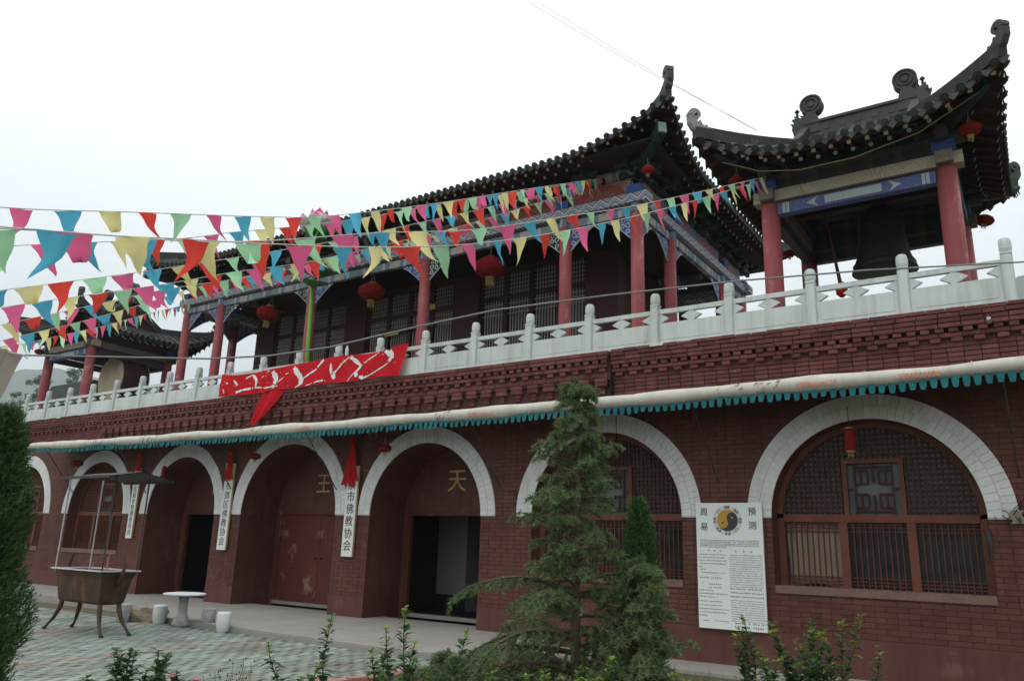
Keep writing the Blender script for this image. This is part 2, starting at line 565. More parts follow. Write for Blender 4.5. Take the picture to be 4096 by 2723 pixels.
gb = MB()
def _gz(x, y):
    d = math.hypot(x - 5, y + 4)
    return -.075 - (.9 if d > 60 else 0) * min(1, max(0, (d - 60) / 200))
rings = [0, 8, 16, 30, 60, 120, 300, 800, 2500]
vs_, fs_ = [(5, -4, -.075)], []
for r_ in rings[1:]:
    for j in range(32):
        a = 2 * math.pi * j / 32
        vs_.append((5 + r_ * math.cos(a), -4 + r_ * math.sin(a), _gz(5 + r_ * math.cos(a), -4 + r_ * math.sin(a))))
for j in range(32):
    fs_.append((0, 1 + j, 1 + (j + 1) % 32))
for i in range(len(rings) - 2):
    for j in range(32):
        a, b_ = 1 + i * 32 + j, 1 + i * 32 + (j + 1) % 32
        fs_.append((a, a + 32, b_ + 32, b_))
gb.add(vs_, fs_)
tag(gb.build('ground', K['soil']), kind='structure')

YX0, YX1, YY0, YY1 = -13.0, 7.35, -9.6, -2.86
yard = sheet('yard_paving', [(YX0, YY0), (5.55, YY0), (7.35, -4.0), (7.2, YY1), (YX0, YY1)], -.008, K['joint_dirt'], .08)
# wavy interlocking pavers, courses run along y
def paver_poly(L, W):
    h = []
    n = 5
    amp = W * .20
    for i in range(n + 1):
        t_ = i / n
        h.append((-W / 2 + amp * math.sin(t_ * 2 * math.pi), -L / 2 + L * t_))
    for i in range(n, -1, -1):
        t_ = i / n
        h.append((W / 2 + amp * math.sin(t_ * 2 * math.pi), -L / 2 + L * t_))
    return h
PL, PW = .235, .118
pp = paver_poly(PL - .012, PW - .012)
pp = pp[::-1]
def paver_mb(mb, cx, cy_, z):
    n = len(pp)
    vs_ = [(cx + u, cy_ + v, -.006) for u, v in pp] + [(cx + u * .95, cy_ + v * .985, z) for u, v in pp]
    fs_ = [tuple(range(n, 2 * n))] + [(i, (i + 1) % n, n + (i + 1) % n, n + i) for i in range(n)]
    mb.add(vs_, fs_)
pm = {}
for nm, mt in (('paver', K['paver']), ('paver_red', K['paver_red'])):
    b = MB()
    paver_mb(b, 0, 0, .004)
    pm[nm] = b.mesh('paver', mt)
cand = []
nx = int((YX1 - YX0) / PW)
for i in range(nx):
    x = YX0 + (i + .5) * PW
    red = min(abs(x - q) for q in (-5.5, -2.5, .55, 3.55)) < PW * .5
    k = 0
    y = YY0 + PL * ((.5 if i % 2 else 0) + random.uniform(-.16, .16)) + PL / 2
    while y < YY1 - PL / 2:
        lim = 5.55 + (y - YY0) / (-4.0 - YY0) * 1.8
        if x < min(7.2, lim) - .1:
            edge = x > min(7.2, lim) - .1 - PW * 1.3
            cand.append((math.hypot(x - CAM.x, y - CAM.y), x, y, red or edge))
        y += PL
# the ones in view and nearest first
def inview(x, y, z):
    p = Vector((x, y, z)) - CAM
    d = p.dot(_f)
    if d < .1: return False
    u, v = p.dot(_r2) / d * 27.373 / 18, p.dot(_u2) / d * 27.373 / 18
    return abs(u) < 1.02 and abs(v) < .685
cand.sort(key=lambda q: q[0] + (0 if inview(q[1], q[2], 0) else 100))
stuff = [MB(), MB()]
for k, (d, x, y, red) in enumerate(cand):
    z = random.uniform(.001, .009)
    if k < 300:
        inst('paver', pm['paver_red' if red else 'paver'], yard, Matrix.Translation((x, y, z - .004)) @ Matrix.Rotation(random.uniform(-.02, .02), 4, 'X'))
    else:
        s_ = stuff[1 if red else 0]
        s_.r = random.random()
        paver_mb(s_, x, y, z)
tag(stuff[0].build('paver_field', K['paver'], yard), kind='stuff')
tag(stuff[1].build('red_paver_field', K['paver_red'], yard), kind='stuff')

# raised concrete platform before the doors
_pf = [(6.95, .6), (6.95, -2.3), (6.85, -2.65), (6.6, -2.9), (6.3, -3.0), (-1.2, -2.82), (-1.6, -2.2), (-2.1, -1.86), (-14.2, -1.86), (-14.2, .6)][::-1]
pb = MB()
pb.prism(_pf, lambda u, v, t_: (u, v, t_), -.3, .085)
o = pb.build('platform', K['concrete'])
bm = bmesh.new(); bm.from_mesh(o.data)
bmesh.ops.bevel(bm, geom=[e for e in bm.edges if all(v.co.z > .08 for v in e.verts)], offset=.02, segments=2, affect='EDGES')
bm.to_mesh(o.data); bm.free()
tag(o, kind='structure')
sheet('wall_apron', [(6.96, -.95), (16, -.95), (16, .4), (6.96, .4)], -.03, K['concrete'], .1)
# kerb of red bricks round the garden bed
kb = thing('garden_kerb', (7.3, -5, 0), 'row of red edging bricks between the paving and the garden bed', 'kerb')
km = MB().box(-.058, .058, -.118, .118, -.09, .045)
km = km.mesh('edging_brick', K['paver_red'])
pts = [(5.62, -9.5), (7.42, -4.0), (7.30, -3.1)]
for a, b_ in zip(pts, pts[1:]):
    L = math.hypot(b_[0] - a[0], b_[1] - a[1])
    n = int(L / .25)
    ang = math.atan2(b_[1] - a[1], b_[0] - a[0]) - math.pi / 2
    for i in range(n):
        t_ = (i + .5) / n
        inst('edging_brick', km, kb, Matrix.Translation((a[0] + (b_[0] - a[0]) * t_, a[1] + (b_[1] - a[1]) * t_, random.uniform(-.012, .008))) @ Matrix.Rotation(ang + random.uniform(-.05, .05), 4, 'Z'))

# ================================================================== ARCHED GROUND STOREY
XE = 14.0
SP = zs(.43)              # spring line
ZP = .4725                # top of the plaster band
CH = (SP - ZP) / 22       # brick course
ZC = 4.0                  # where the cornice begins
TOPZ = 4.79
ARCH = [(-11.825, 1.375, 1.70, 'w'), (-7.725, 1.375, 1.70, 'w'), (-3.875, 1.375, 1.70, 'd'), (0, 1.525, 1.86, 'd'),
        (3.875, 1.375, 1.70, 'd'), (7.725, 1.375, 1.70, 'w'), (11.825, 1.35, 1.70, 'w')]
SILL = zs(-.385)
base = thing('arched_brick_storey', (0, 0, 0), 'long dark red brick ground storey with seven whitewashed round arches', 'building')

def zbase(x):
    return -.2
w = MB()
MY = .007                 # mortar plane
xs = -XE
for (cx, ri, ro, kd) in ARCH:
    w.add([(xs, MY, -.2), (cx - ri, MY, -.2), (cx - ri, MY, TOPZ), (xs, MY, TOPZ)], [(0, 1, 2, 3)])
    n = 24
    dep = 1.04 if kd == 'd' else .26
    arc = [(cx - ri * math.cos(math.pi * i / n), SP + ri * math.sin(math.pi * i / n)) for i in range(n + 1)]
    for (x0, z0), (x1, z1) in zip(arc, arc[1:]):
        w.add([(x0, MY, z0), (x1, MY, z1), (x1, MY, TOPZ), (x0, MY, TOPZ)], [(0, 1, 2, 3)])
    if kd == 'w':
        w.add([(cx - ri, MY, -.2), (cx + ri, MY, -.2), (cx + ri, MY, SILL), (cx - ri, MY, SILL)], [(0, 1, 2, 3)])
    xs = cx + ri
w.add([(xs, MY, -.2), (XE, MY, -.2), (XE, MY, TOPZ), (xs, MY, TOPZ)], [(0, 1, 2, 3)])
w.add([(XE, MY, -.2), (XE, 8.8, -.2), (XE, 8.8, TOPZ), (XE, MY, TOPZ)], [(0, 1, 2, 3)])
w.add([(-XE, MY, -.2), (-XE, 8.8, -.2), (-XE, 8.8, TOPZ), (-XE, MY, TOPZ)], [(3, 2, 1, 0)])
w.add([(-XE, 8.8, -.2), (XE, 8.8, -.2), (XE, 8.8, TOPZ), (-XE, 8.8, TOPZ)], [(3, 2, 1, 0)])
wall = w.build('wall', K['mortar'], base)
# plaster reveals and soffits of the openings, door recesses
for (cx, ri, ro, kd) in ARCH:
    rv = MB()
    dep = 1.04 if kd == 'd' else .42
    n = 24
    lo = -.2 if kd == 'd' else SILL
    pts = [(cx - ri, lo)] + [(cx - ri * math.cos(math.pi * i / n), SP + ri * math.sin(math.pi * i / n)) for i in range(n + 1)] + [(cx + ri, lo)]
    for (x0, z0), (x1, z1) in zip(pts, pts[1:]):
        rv.add([(x0, .001, z0), (x1, .001, z1), (x1, dep, z1), (x0, dep, z0)], [(0, 1, 2, 3)])
    rv.build('reveal', K['plaster'], wall)
# plaster plinth band
def openings(kinds):
    return [(cx - ri, cx + ri) for (cx, ri, ro, kd) in ARCH if kd in kinds]
xs = -XE
for a, b_ in openings('d') + [(XE, XE)]:
    MB().box(xs, a, -.004, .02, -.2, ZP).build('plinth', K['plaster'], wall)
    xs = b_

# face bricks
BL, BH = .274, .137
def spans(z0, z1):
    """free x intervals of a course between z0 and z1"""
    iv = [(-XE, XE)]
    def cut(a, b_):
        out_ = []
        for p, q in iv:
            if b_ <= p or a >= q: out_.append((p, q)); continue
            if a > p: out_.append((p, a))
            if b_ < q: out_.append((b_, q))
        return out_
    zm = (z0 + z1) / 2
    for (cx, ri, ro, kd) in ARCH:
        if zm < SP:
            if kd == 'd' or zm > SILL:
                iv = cut(cx - ri, cx + ri)
        elif zm < SP + ro:
            h = math.sqrt(ro * ro - (zm - SP) ** 2) if zm - SP > 0 else ro
            iv = cut(cx - h, cx + h)
    return iv
brick_full = MB().box(-BL / 2 + .0035, BL / 2 - .0035, 0, .02, .003, CH - .003, .003).mesh('brick', K['brick'])
head_full = MB().box(-BH / 2 + .0035, BH / 2 - .0035, 0, .02, .003, CH - .003, .003).mesh('brick', K['brick'])
fb = MB()
cnt = []
z = ZP
row = 0
while z < ZC + .09:
    for (a, b_) in spans(z, z + CH):
        x = math.floor((a + XE) / BL) * BL - XE - (BL / 2 if row % 2 else 0) - BL
        k = 0
        while x < b_:
            hd = row % 4 == 3
            Lb = BH if hd else BL
            x0, x1 = max(x, a), min(x + Lb, b_)
            if x1 - x0 > .03:
                cnt.append((x0, x1, z, abs(x1 - x0 - Lb) < 1e-6, hd))
            x += Lb
    z += CH
    row += 1
def bk(q):
    x0, x1, z, full, hd = q
    d = math.hypot((x0 + x1) / 2 - CAM.x, CAM.y)
    return (0 if full else 1000) + d + (0 if inview((x0 + x1) / 2, 0, z) else 100) + (40 if z > 3.3 or z < .2 else 0) + (6 if hd else 0) + (3 if 7.3 < x0 < 9.2 else 0)
cnt.sort(key=bk)
for k, (x0, x1, z, full, hd) in enumerate(cnt):
    dy = random.uniform(-.003, .002)
    if k < 300 and full:
        inst('brick', head_full if hd else brick_full, wall, Matrix.Translation(((x0 + x1) / 2, dy, z)))
    else:
        fb.r = random.random()
        fb.box(x0 + .0035, x1 - .0035, dy, .02, z + .003, z + CH - .003, .003)
tag(fb.build('brick_field', K['brick'], wall), kind='stuff')
# brick courses showing on the door jambs: shallow joints are left to the plaster there

# whitewashed arch rings: two rings of bricks each
for ai, (cx, ri, ro, kd) in enumerate(ARCH):
    ar = MB()
    n = 40
    outl = [(cx - (ro - .004) * math.cos(math.pi * i / n), SP + (ro - .004) * math.sin(math.pi * i / n)) for i in range(n + 1)]
    inl = [(cx - (ri + .002) * math.cos(math.pi * i / n), SP + (ri + .002) * math.sin(math.pi * i / n)) for i in range(n + 1)]
    YA = -.010
    for i in range(n):
        p, q, r_, s_ = outl[i], outl[i + 1], inl[i + 1], inl[i]
        ar.add([(p[0], YA, p[1]), (q[0], YA, q[1]), (r_[0], YA, r_[1]), (s_[0], YA, s_[1])], [(3, 2, 1, 0)])
        ar.add([(p[0], YA, p[1]), (q[0], YA, q[1]), (q[0], .05, q[1]), (p[0], .05, p[1])], [(0, 1, 2, 3)])
        ar.add([(s_[0], YA, s_[1]), (r_[0], YA, r_[1]), (r_[0], .12, r_[1]), (s_[0], .12, s_[1])], [(3, 2, 1, 0)])
    ar.box(cx - ro, cx - ri, YA, .05, SP - .012, SP - .001)
    ar.box(cx + ri, cx + ro, YA, .05, SP - .012, SP - .001)
    arch = ar.build('arch', K['white_joint'], base)
    near = ai >= 4
    vf = MB()
    rm = (ri + ro) / 2
    for (ra, rb, nn) in ((ri, rm, 44), (rm, ro, 54)):
        da = math.pi / nn
        mid = None
        me = None
        for k in range(nn):
            def vous(mb, a, ctr):
                g = .0035
                a0, a1 = a + g / ra, a + da - g / ra
                poly = [(ra + g, a0), (rb - g, a0), (rb - g, a1), (ra + g, a1)]
                P = [(ctr[0] - r_ * math.cos(t_), SP * (1 if ctr[1] else 0) + r_ * math.sin(t_)) for r_, t_ in poly]
                yf = -.017
                mb.add([(x, yf, z_) for x, z_ in P] + [(x, .02, z_) for x, z_ in P],
                       [(0, 1, 2, 3), (0, 4, 5, 1), (1, 5, 6, 2), (2, 6, 7, 3), (3, 7, 4, 0)])
            a = k * da
            if near:
                if me is None:
                    b = MB(); vous(b, 0, (0, 0)); me = b.mesh('arch_brick', K['white_brick'])
                inst('arch_brick', me, arch, Matrix.Translation((cx, random.uniform(-.002, .0015), SP)) @ Matrix.Rotation(a, 4, 'Y'))
            else:
                vf.r = random.random()
                vous(vf, a, (cx, 1))
    if not near:
        tag(vf.build('arch_brick_field', K['white_brick'], arch), kind='stuff')

# ------------------------------------------------------------------ doors
def text_mesh(name, body, size, mat, thick=.004, align='CENTER', spacing=1.0):
    cu = bpy.data.curves.new('glyphs', 'FONT')
    cu.body = body
    cu.size = size
    cu.align_x = align
    cu.align_y = 'CENTER'
    cu.extrude = thick / 2
    cu.space_line = spacing
    to = bpy.data.objects.new('glyphs', cu)
    col.objects.link(to)
    dg = bpy.context.evaluated_depsgraph_get()
    me = bpy.data.meshes.new_from_object(to.evaluated_get(dg))
    me.name = name
    bpy.data.objects.remove(to)
    bpy.data.curves.remove(cu)
    me.materials.clear()
    me.materials.append(mat)
    return me
FACE = Matrix.Rotation(R(90), 4, 'X')     # text plane to a wall facing -y
LIN = zs(.53)
DY = 1.04
for (cx, ri, ro, kd), glyph in zip(ARCH[2:5], ('殿', '王', '天')):
    tw = MB()
    # tympanum above the lintel
    n = 20
    pts = [(cx - ri * math.cos(math.pi * i / n), SP + ri * math.sin(math.pi * i / n)) for i in range(n + 1)]
    pts = [(x, z_) for x, z_ in pts if z_ > LIN]
    h = math.sqrt(max(0, ri * ri - (LIN - SP) ** 2))
    poly = [(cx - h, LIN)] + pts + [(cx + h, LIN)]
    tw.prism(poly, lambda u, v, t_: (u, t_, v), DY, DY + .12)
    dw = ri - .12
    tw.box(cx - ri, cx - dw, DY, DY + .12, -.1, LIN)
    tw.box(cx + dw, cx + ri, DY, DY + .12, -.1, LIN)
    door = tw.build('doorway', K['plaster'], base)
    inst('lettering', text_mesh('lettering', glyph, .50, K['gold'], .012), door, Matrix.Translation((cx, DY - .008, zs(1.0))) @ FACE)
    MB().box(cx - dw, cx + dw, DY - .02, DY + .14, LIN - .09, LIN).build('lintel', K['door'], door)
    for s_ in (-1, 1):
        MB().box(cx + s_ * dw - (0 if s_ < 0 else .07), cx + s_ * dw + (.07 if s_ < 0 else 0), DY + .01, DY + .1, .08, LIN - .09).build('jamb', K['door'], door)
    MB().box(cx - dw, cx + dw, DY - .01, DY + .12, .08, .15).build('threshold', K['concrete'], door)
    lw = dw - .075
    if glyph == '王':
        for s_ in (-1, 1):
            x0, x1 = (cx - lw, cx - .006) if s_ < 0 else (cx + .006, cx + lw)
            lf = MB().box(x0, x1, DY + .03, DY + .08, .155, LIN - .095).build('door_leaf', K['door'], door)
            MB().box(x0 + .08, x1 - .08, DY + .018, DY + .03, .32, .40).build('ledge', K['door'], lf)
            MB().tube([(cx + s_ * .1, DY + .03, 1.12), (cx + s_ * .1, DY - .01, 1.12)], .022, 8).build('door_ring', K['iron'], lf)
    else:
        for s_ in (1,):
            xx = cx + s_ * (lw - .02)
            # open leaves folded back into the passage
            lf = MB().bar((xx, DY + .12, (LIN + .06) / 2), (xx - s_ * .10, DY + .12 + lw, (LIN + .06) / 2), .05, LIN - .25).build('door_leaf', K['door'], door)
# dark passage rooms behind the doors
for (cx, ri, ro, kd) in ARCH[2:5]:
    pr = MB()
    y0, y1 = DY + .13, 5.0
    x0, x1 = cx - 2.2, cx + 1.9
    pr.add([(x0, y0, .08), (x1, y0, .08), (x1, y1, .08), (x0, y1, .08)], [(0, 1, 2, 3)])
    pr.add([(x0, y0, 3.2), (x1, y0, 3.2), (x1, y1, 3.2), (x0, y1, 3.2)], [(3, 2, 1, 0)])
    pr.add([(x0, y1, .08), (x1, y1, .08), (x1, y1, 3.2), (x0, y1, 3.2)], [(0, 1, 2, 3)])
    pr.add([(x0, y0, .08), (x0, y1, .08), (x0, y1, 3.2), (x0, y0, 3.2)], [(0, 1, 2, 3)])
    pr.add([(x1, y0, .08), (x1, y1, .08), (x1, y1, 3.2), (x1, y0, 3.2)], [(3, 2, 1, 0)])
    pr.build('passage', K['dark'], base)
pw = MB()
pw.box(1.83, 2.74, 2.98, 3.1, .08, 3.0)
pw.box(2.64, 2.74, 3.1, 4.6, .08, 3.0)
pw.build('inner_partition', K['limewash'], base)
MB().box(1.82, 2.75, 2.965, 2.98, .08, .42).build('skirting', K['dark'], base)

# ------------------------------------------------------------------ arched windows
K['sillstone'] = M('brown_sill_stone', (.17, .105, .085), .85, .3, 14, bump=.5, bscale=50)
WY = .27
def window(cx, ri, near):
    win = MB()
    # outer frame
    fw = .10
    x0, x1 = cx - ri + .005, cx + ri - .005
    win.box(x0, x0 + fw, WY, WY + .09, SILL + .075, SP + .06)
    win.box(x1 - fw, x1, WY, WY + .09, SILL + .075, SP + .06)
    n = 30
    ra, rb = ri - .09, ri - .004
    for i in range(n):
        a0, a1 = math.pi * i / n, math.pi * (i + 1) / n
        P = [(cx - r_ * math.cos(a), SP + r_ * math.sin(a)) for r_, a in ((ra, a0), (rb, a0), (rb, a1), (ra, a1))]
        win.add([(x, WY, z_) for x, z_ in P] + [(x, WY + .09, z_) for x, z_ in P], [(0, 1, 2, 3), (3, 2, 6, 7), (1, 0, 4, 5)])
    wo = win.build('window', K['woodframe'], base)
    MB().box(cx - ri + .002, cx + ri - .002, -.02, WY + .12, SILL - .03, SILL + .075).build('sill', K['sillstone'], wo)
    tr0, tr1 = zs(.385), zs(.47)
    MB().box(x0 + fw, x1 - fw, WY - .015, WY + .085, tr0, tr1).build('transom', K['woodframe'], wo)
    m1, m2 = cx - .435, cx + .435
    for mx in (m1, m2):
        MB().box(mx - .055, mx + .055, WY - .01, WY + .085, SILL + .076, tr0).build('mullion', K['woodframe'], wo)
    p1, p2 = cx - .37, cx + .37
    pt = zs(1.09)
    for mx in (p1, p2):
        MB().box(mx - .03, mx + .03, WY, WY + .08, tr1, pt).build('mullion', K['woodframe'], wo)
    MB().box(p1 + .03, p2 - .03, WY, WY + .08, pt - .06, pt).build('rail', K['woodframe'], wo)
    # panes
    n = 20
    poly = [(cx - (ri - .08) * math.cos(math.pi * i / n), max(tr1, SP + (ri - .08) * math.sin(math.pi * i / n))) for i in range(n + 1)]
    MB().prism(poly, lambda u, v, t_: (u, t_, v), WY + .075, WY + .079).build('pane', K['papered'], wo)
    for (a, b_) in ((x0 + fw, m1 - .055), (m1 + .055, m2 - .055), (m2 + .055, x1 - fw)):
        MB().box(a, b_, WY + .075, WY + .079, SILL + .076, tr0).build('pane', K['glass'], wo)
    # lattice bars
    bars = []
    g = .0725
    th = .024
    def vbar(x, z0, z1): bars.append((x - th / 2, x + th / 2, WY + .02, WY + .05, z0, z1))
    def hbar(x0_, x1_, z_): bars.append((x0_, x1_, WY + .028, WY + .045, z_ - th / 2, z_ + th / 2))
    rr = ri - .085
    k = int(rr / g)
    for i in range(-k, k + 1):
        x = cx + i * g
        zt = SP + math.sqrt(max(0, rr * rr - (i * g) ** 2))
        lo = pt if p1 - .03 < x < p2 + .03 else tr1
        if zt - lo > .05: vbar(x, lo, zt)
    z_ = tr1 + g * .6
    while z_ < SP + rr - .03:
        hh = math.sqrt(max(0, rr * rr - (z_ - SP) ** 2))
        if z_ < pt:
            hbar(cx - hh, p1 - .03, z_); hbar(p2 + .03, cx + hh, z_)
        else:
            hbar(cx - hh, cx + hh, z_)
        z_ += g
    # patterned centre panel
    w_, zz0, zz1 = p2 - .03 - cx, tr1, pt - .06
    hgt = zz1 - zz0
    for fx in (-.72, .72): vbar(cx + fx * w_, zz0, zz1)
    for fz in (.14, .40, .60, .86):
        hbar(cx - .72 * w_, cx - .22 * w_, zz0 + fz * hgt); hbar(cx + .22 * w_, cx + .72 * w_, zz0 + fz * hgt)
    for fx in (-.22, .22, -.48, .48):
        vbar(cx + fx * w_, zz0 + .14 * hgt, zz0 + .40 * hgt); vbar(cx + fx * w_, zz0 + .60 * hgt, zz0 + .86 * hgt)
    hbar(cx - .72 * w_, cx + .72 * w_, zz0 + .07 * hgt); hbar(cx - .72 * w_, cx + .72 * w_, zz0 + .93 * hgt)
    hbar(p1 + .03, cx - .72 * w_, zz0 + .5 * hgt); hbar(cx + .72 * w_, p2 - .03, zz0 + .5 * hgt)
    vbar(cx, zz0, zz0 + .38 * hgt); vbar(cx, zz0 + .62 * hgt, zz1)
    # lower lights
    for (a, b_) in ((x0 + fw, m1 - .055), (m1 + .055, m2 - .055), (m2 + .055, x1 - fw)):
        nb = 9
        th = .015
        for i in range(1, nb + 1):
            vbar(a + (b_ - a) * i / (nb + 1), SILL + .076, tr0)
        for fz in (.05, .10, .155, .86, .92, .97):
            hbar(a, b_, SILL + .076 + (tr0 - SILL - .076) * fz)
    if near:
        for q in bars:
            MB().box(*q).build('lattice_bar', K['woodbar_dark' if q[4] > tr1 - .03 else 'woodbar'], wo)
    else:
        b = MB()
        for q in bars: b.box(*q)
        tag(b.build('lattice', K['woodbar'], wo), kind='stuff')
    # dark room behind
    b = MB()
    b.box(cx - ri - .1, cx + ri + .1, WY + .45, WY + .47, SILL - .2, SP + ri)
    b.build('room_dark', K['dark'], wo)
    return wo
wins = {}
for (cx, ri, ro, kd) in ARCH:
    if kd == 'w':
        wins[cx] = window(cx, ri, cx > 0)
# cream curtain in the lower left light of the nearest window
cb = MB()
cb.grid(lambda u, v: (10.60 + .74 * u + .03 * math.sin(v * 5) * (1 - v), WY + .062 + .006 * math.sin(u * 22), SILL + .12 + .9 * v - .10 * abs(u - .5) * (1 - v)), 24, 6)
cb.build('curtain', M('cream_curtain', (.27, .23, .165), .9, .2, 5), wins[11.825], smooth=True)

# ------------------------------------------------------------------ corbelled brick cornice
cor = MB()
cor.box(-7.92, 7.92, -.10, .5, 4.30, 4.788)
cor.box(-XE, -7.92, -.03, .5, 4.30, 4.80)
cor.box(7.92, XE, -.03, .5, 4.30, 4.80)
cor.box(-7.92, 7.92, -.03, .5, 4.0, 4.30)
cornice = cor.build('cornice', K['corbel_joint'], base)
flat = MB()
def course(x0, x1, yf, z0, z1, L, jit=.004, loose=0.0):
    x = x0
    k = 0
    while x < x1 - .02:
        q = min(x + L, x1)
        if x1 - q < .05: q = x1
        flat.r = random.random()
        dy = random.uniform(-jit, jit)
        dz = random.uniform(-loose, loose)
        flat.box(x + .004, q - .004, yf + dy, yf + .13, z0 + .003 + max(0, dz), z1 - .003 + min(0, dz), .005)
        x = q
corb_list = []
def dentils(x0, x1, pitch, wd, yf, yb, z0, z1):
    n = int((x1 - x0) / pitch)
    p = (x1 - x0) / n
    for i in range(n):
        corb_list.append((x0 + (i + .5) * p, wd, yf, yb, z0, z1))
C0, C1 = -7.92, 7.92
course(C0, C1, -.205, 4.718, 4.79, .274)
course(C0 + .02, C1 - .02, -.195, 4.646, 4.717, .274)
dentils(C0, C1, .172, .10, -.185, -.09, 4.577, 4.645)
course(C0 + .03, C1 - .03, -.165, 4.505, 4.576, .274)
dentils(C0, C1, .257, .115, -.155, -.09, 4.434, 4.503)
course(C0 + .04, C1 - .04, -.125, 4.345, 4.432, .274)
for zz in ((4.27, 4.342), (4.195, 4.267)):
    dentils(C0, C1, .343, .235, -.122, .0, *zz)
for zz in ((4.126, 4.192), (4.062, 4.124)):
    dentils(C0, C1, .343, .115, -.075, .0, *zz)
course(C0, C1, -.008, 4.0, 4.27, .274)
for x0, x1 in ((-XE, C0 - .02), (C1 + .02, XE)):
    course(x0, x1, -.145, 4.752, 4.818, .24, .012, .008)
    course(x0, x1, -.150, 4.684, 4.750, .26, .012, .006)
    course(x0, x1, -.140, 4.618, 4.682, .274)
    course(x0, x1, -.130, 4.553, 4.616, .274)
    dentils(x0, x1, .172, .11, -.115, -.02, 4.487, 4.551)
    course(x0, x1, -.095, 4.424, 4.485, .274)
    dentils(x0, x1, .257, .13, -.085, -.02, 4.360, 4.422)
    z_ = 4.358
    while z_ > 4.02:
        course(x0, x1, -.035 + (4.358 - z_) * .05, z_ - .064, z_ - .001, .2)
        z_ -= .066
meshes = {}
corb_list.sort(key=lambda q: (0 if inview(q[0], q[2], q[4]) else 100) + math.hypot(q[0] - CAM.x, CAM.y) - q[1] * 20)
rest = MB()
for k, (x, wd, yf, yb, z0, z1) in enumerate(corb_list):
    key = (round(wd, 3), round(yf, 3), round(yb, 3), round(z1 - z0, 3))
    j = random.uniform(-.006, .006)
    if k < 300:
        if key not in meshes:
            meshes[key] = MB().box(-wd / 2, wd / 2, yf, yb, .002, z1 - z0 - .002, .005).mesh('corbel_brick', K['corbel'])
        inst('corbel_brick', meshes[key], cornice, Matrix.Translation((x + j, random.uniform(-.006, .004), z0)) @ Matrix.Rotation(random.uniform(-.02, .02), 4, 'Z'))
    else:
        rest.r = random.random()
        rest.box(x - wd / 2 + j, x + wd / 2 + j, yf, yb, z0 + .002, z1 - .002, .005)
tag(flat.build('course_brick_field', K['corbel'], cornice), kind='stuff')
tag(rest.build('corbel_brick_field', K['corbel'], cornice), kind='stuff')
tr = MB()
tr.box(-XE, XE, -.09, 8.8, 4.70, 4.786)
tr.build('terrace_floor', K['concrete'], base)
pc = MB()
pc.tube([(13.47, .1, 4.585), (13.47, -.27, 4.575)], .036, 12, False)
pc.tube([(13.47, .1, 4.585), (13.47, -.268, 4.575)], .027, 12)
pc.build('drain_pipe', K['steel'], base)
MB().box(C1 + .003, C1 + .02, -.12, 0, 4.0, 4.79).build('joint_gap', K['dark'], base)
MB().tube([(7.99, -.012, 4.02), (7.985, -.012, 3.2), (8.0, -.012, 2.6)], .008, 6).build('joint_crack', K['dark'], base)

# ------------------------------------------------------------------ white stone balustrade
bal = thing('stone_balustrade', (0, -.06, 4.79), 'white carved stone balustrade along the terrace edge above the brick cornice', 'balustrade')
BY = -.06
def post_mesh():
    b = MB()
    h = .07
    b.box(-h, h, -h, h, 0, .625)
    b.box(-h + .008, h - .008, -h + .008, h - .008, .625, .640)
    b.box(-h, h, -h, h, .640, .668)
    b.box(-h + .008, h - .008, -h + .008, h - .008, .668, .682)
    # rounded cap
    prof = [(.073, .682), (.082, .72), (.082, .80), (.074, .845), (.05, .868), (.0, .874)]
    b.lathe(prof, 0, 0, 8, math.pi / 8)
    me = b.mesh('post', K['stone'])
    bm = bmesh.new(); bm.from_mesh(me)
    bmesh.ops.bevel(bm, geom=[e for e in bm.edges if e.calc_length() > .3], offset=.012, segments=2, affect='EDGES')
    bm.to_mesh(me); bm.free()
    return me
def panel_mesh(L):
    b = MB()
    t_ = .038
    x0, x1 = -L / 2, L / 2
    zr0, zr1 = .500, .575
    zo0, zo1 = .335, .500
    b.box(x0, x1, -t_, t_, zr0, zr1)
    b.box(x0, x1, -t_, t_, .0, zo0)
    hh = (zo1 - zo0) / 2
    zc = (zo0 + zo1) / 2
    fn = lambda u, v, t2: (u, t2, v)
    wq = L * .155
    def hexa(cx, wl, wr):
        p = [(cx - wl, zc), (cx - .018 if wl else cx, zc - hh - .004), (cx + .018 if wr else cx, zc - hh - .004), (cx + wr, zc), (cx + .018 if wr else cx, zc + hh + .004), (cx - .018 if wl else cx, zc + hh + .004)]
        q = []
        for pt in p:
            if not q or abs(pt[0] - q[-1][0]) + abs(pt[1] - q[-1][1]) > 1e-6: q.append(pt)
        b.prism(q, fn, t_ * .8, -t_ * .8)
    hexa(0, wq, wq)
    hexa(x0, 0, wq)
    hexa(x1, wq, 0)
    # raised field on the slab
    b.box(x0 + .07, x1 - .07, -t_ - .005, t_ + .005, .05, zo0 - .05)
    return b.mesh('panel', K['stone'])
pmesh = post_mesh()
panm = panel_mesh(1.25 - .136)
for i in range(23):
    inst('post', pmesh, bal, Matrix.Translation((13.75 - 1.25 * i, BY + random.uniform(-.004, .004), 4.83)) @ Matrix.Rotation(random.uniform(-.01, .01), 4, 'Y'))
    if i < 22:
        inst('panel', panm, bal, Matrix.Translation((13.125 - 1.25 * i, BY, 4.83)))
MB().box(-13.85, 13.85, -.135, .02, 4.784, 4.832).build('plinth', K['stone'], bal)
# returns along the terrace ends
for xx in (-13.75,):
    for j in (1, 2, 3):
        inst('post', pmesh, bal, Matrix.Translation((xx, BY + 1.25 * j, 4.83)))
        inst('panel', panm, bal, Matrix.Translation((xx, BY + 1.25 * j - .625, 4.83)) @ Matrix.Rotation(R(90), 4, 'Z'))

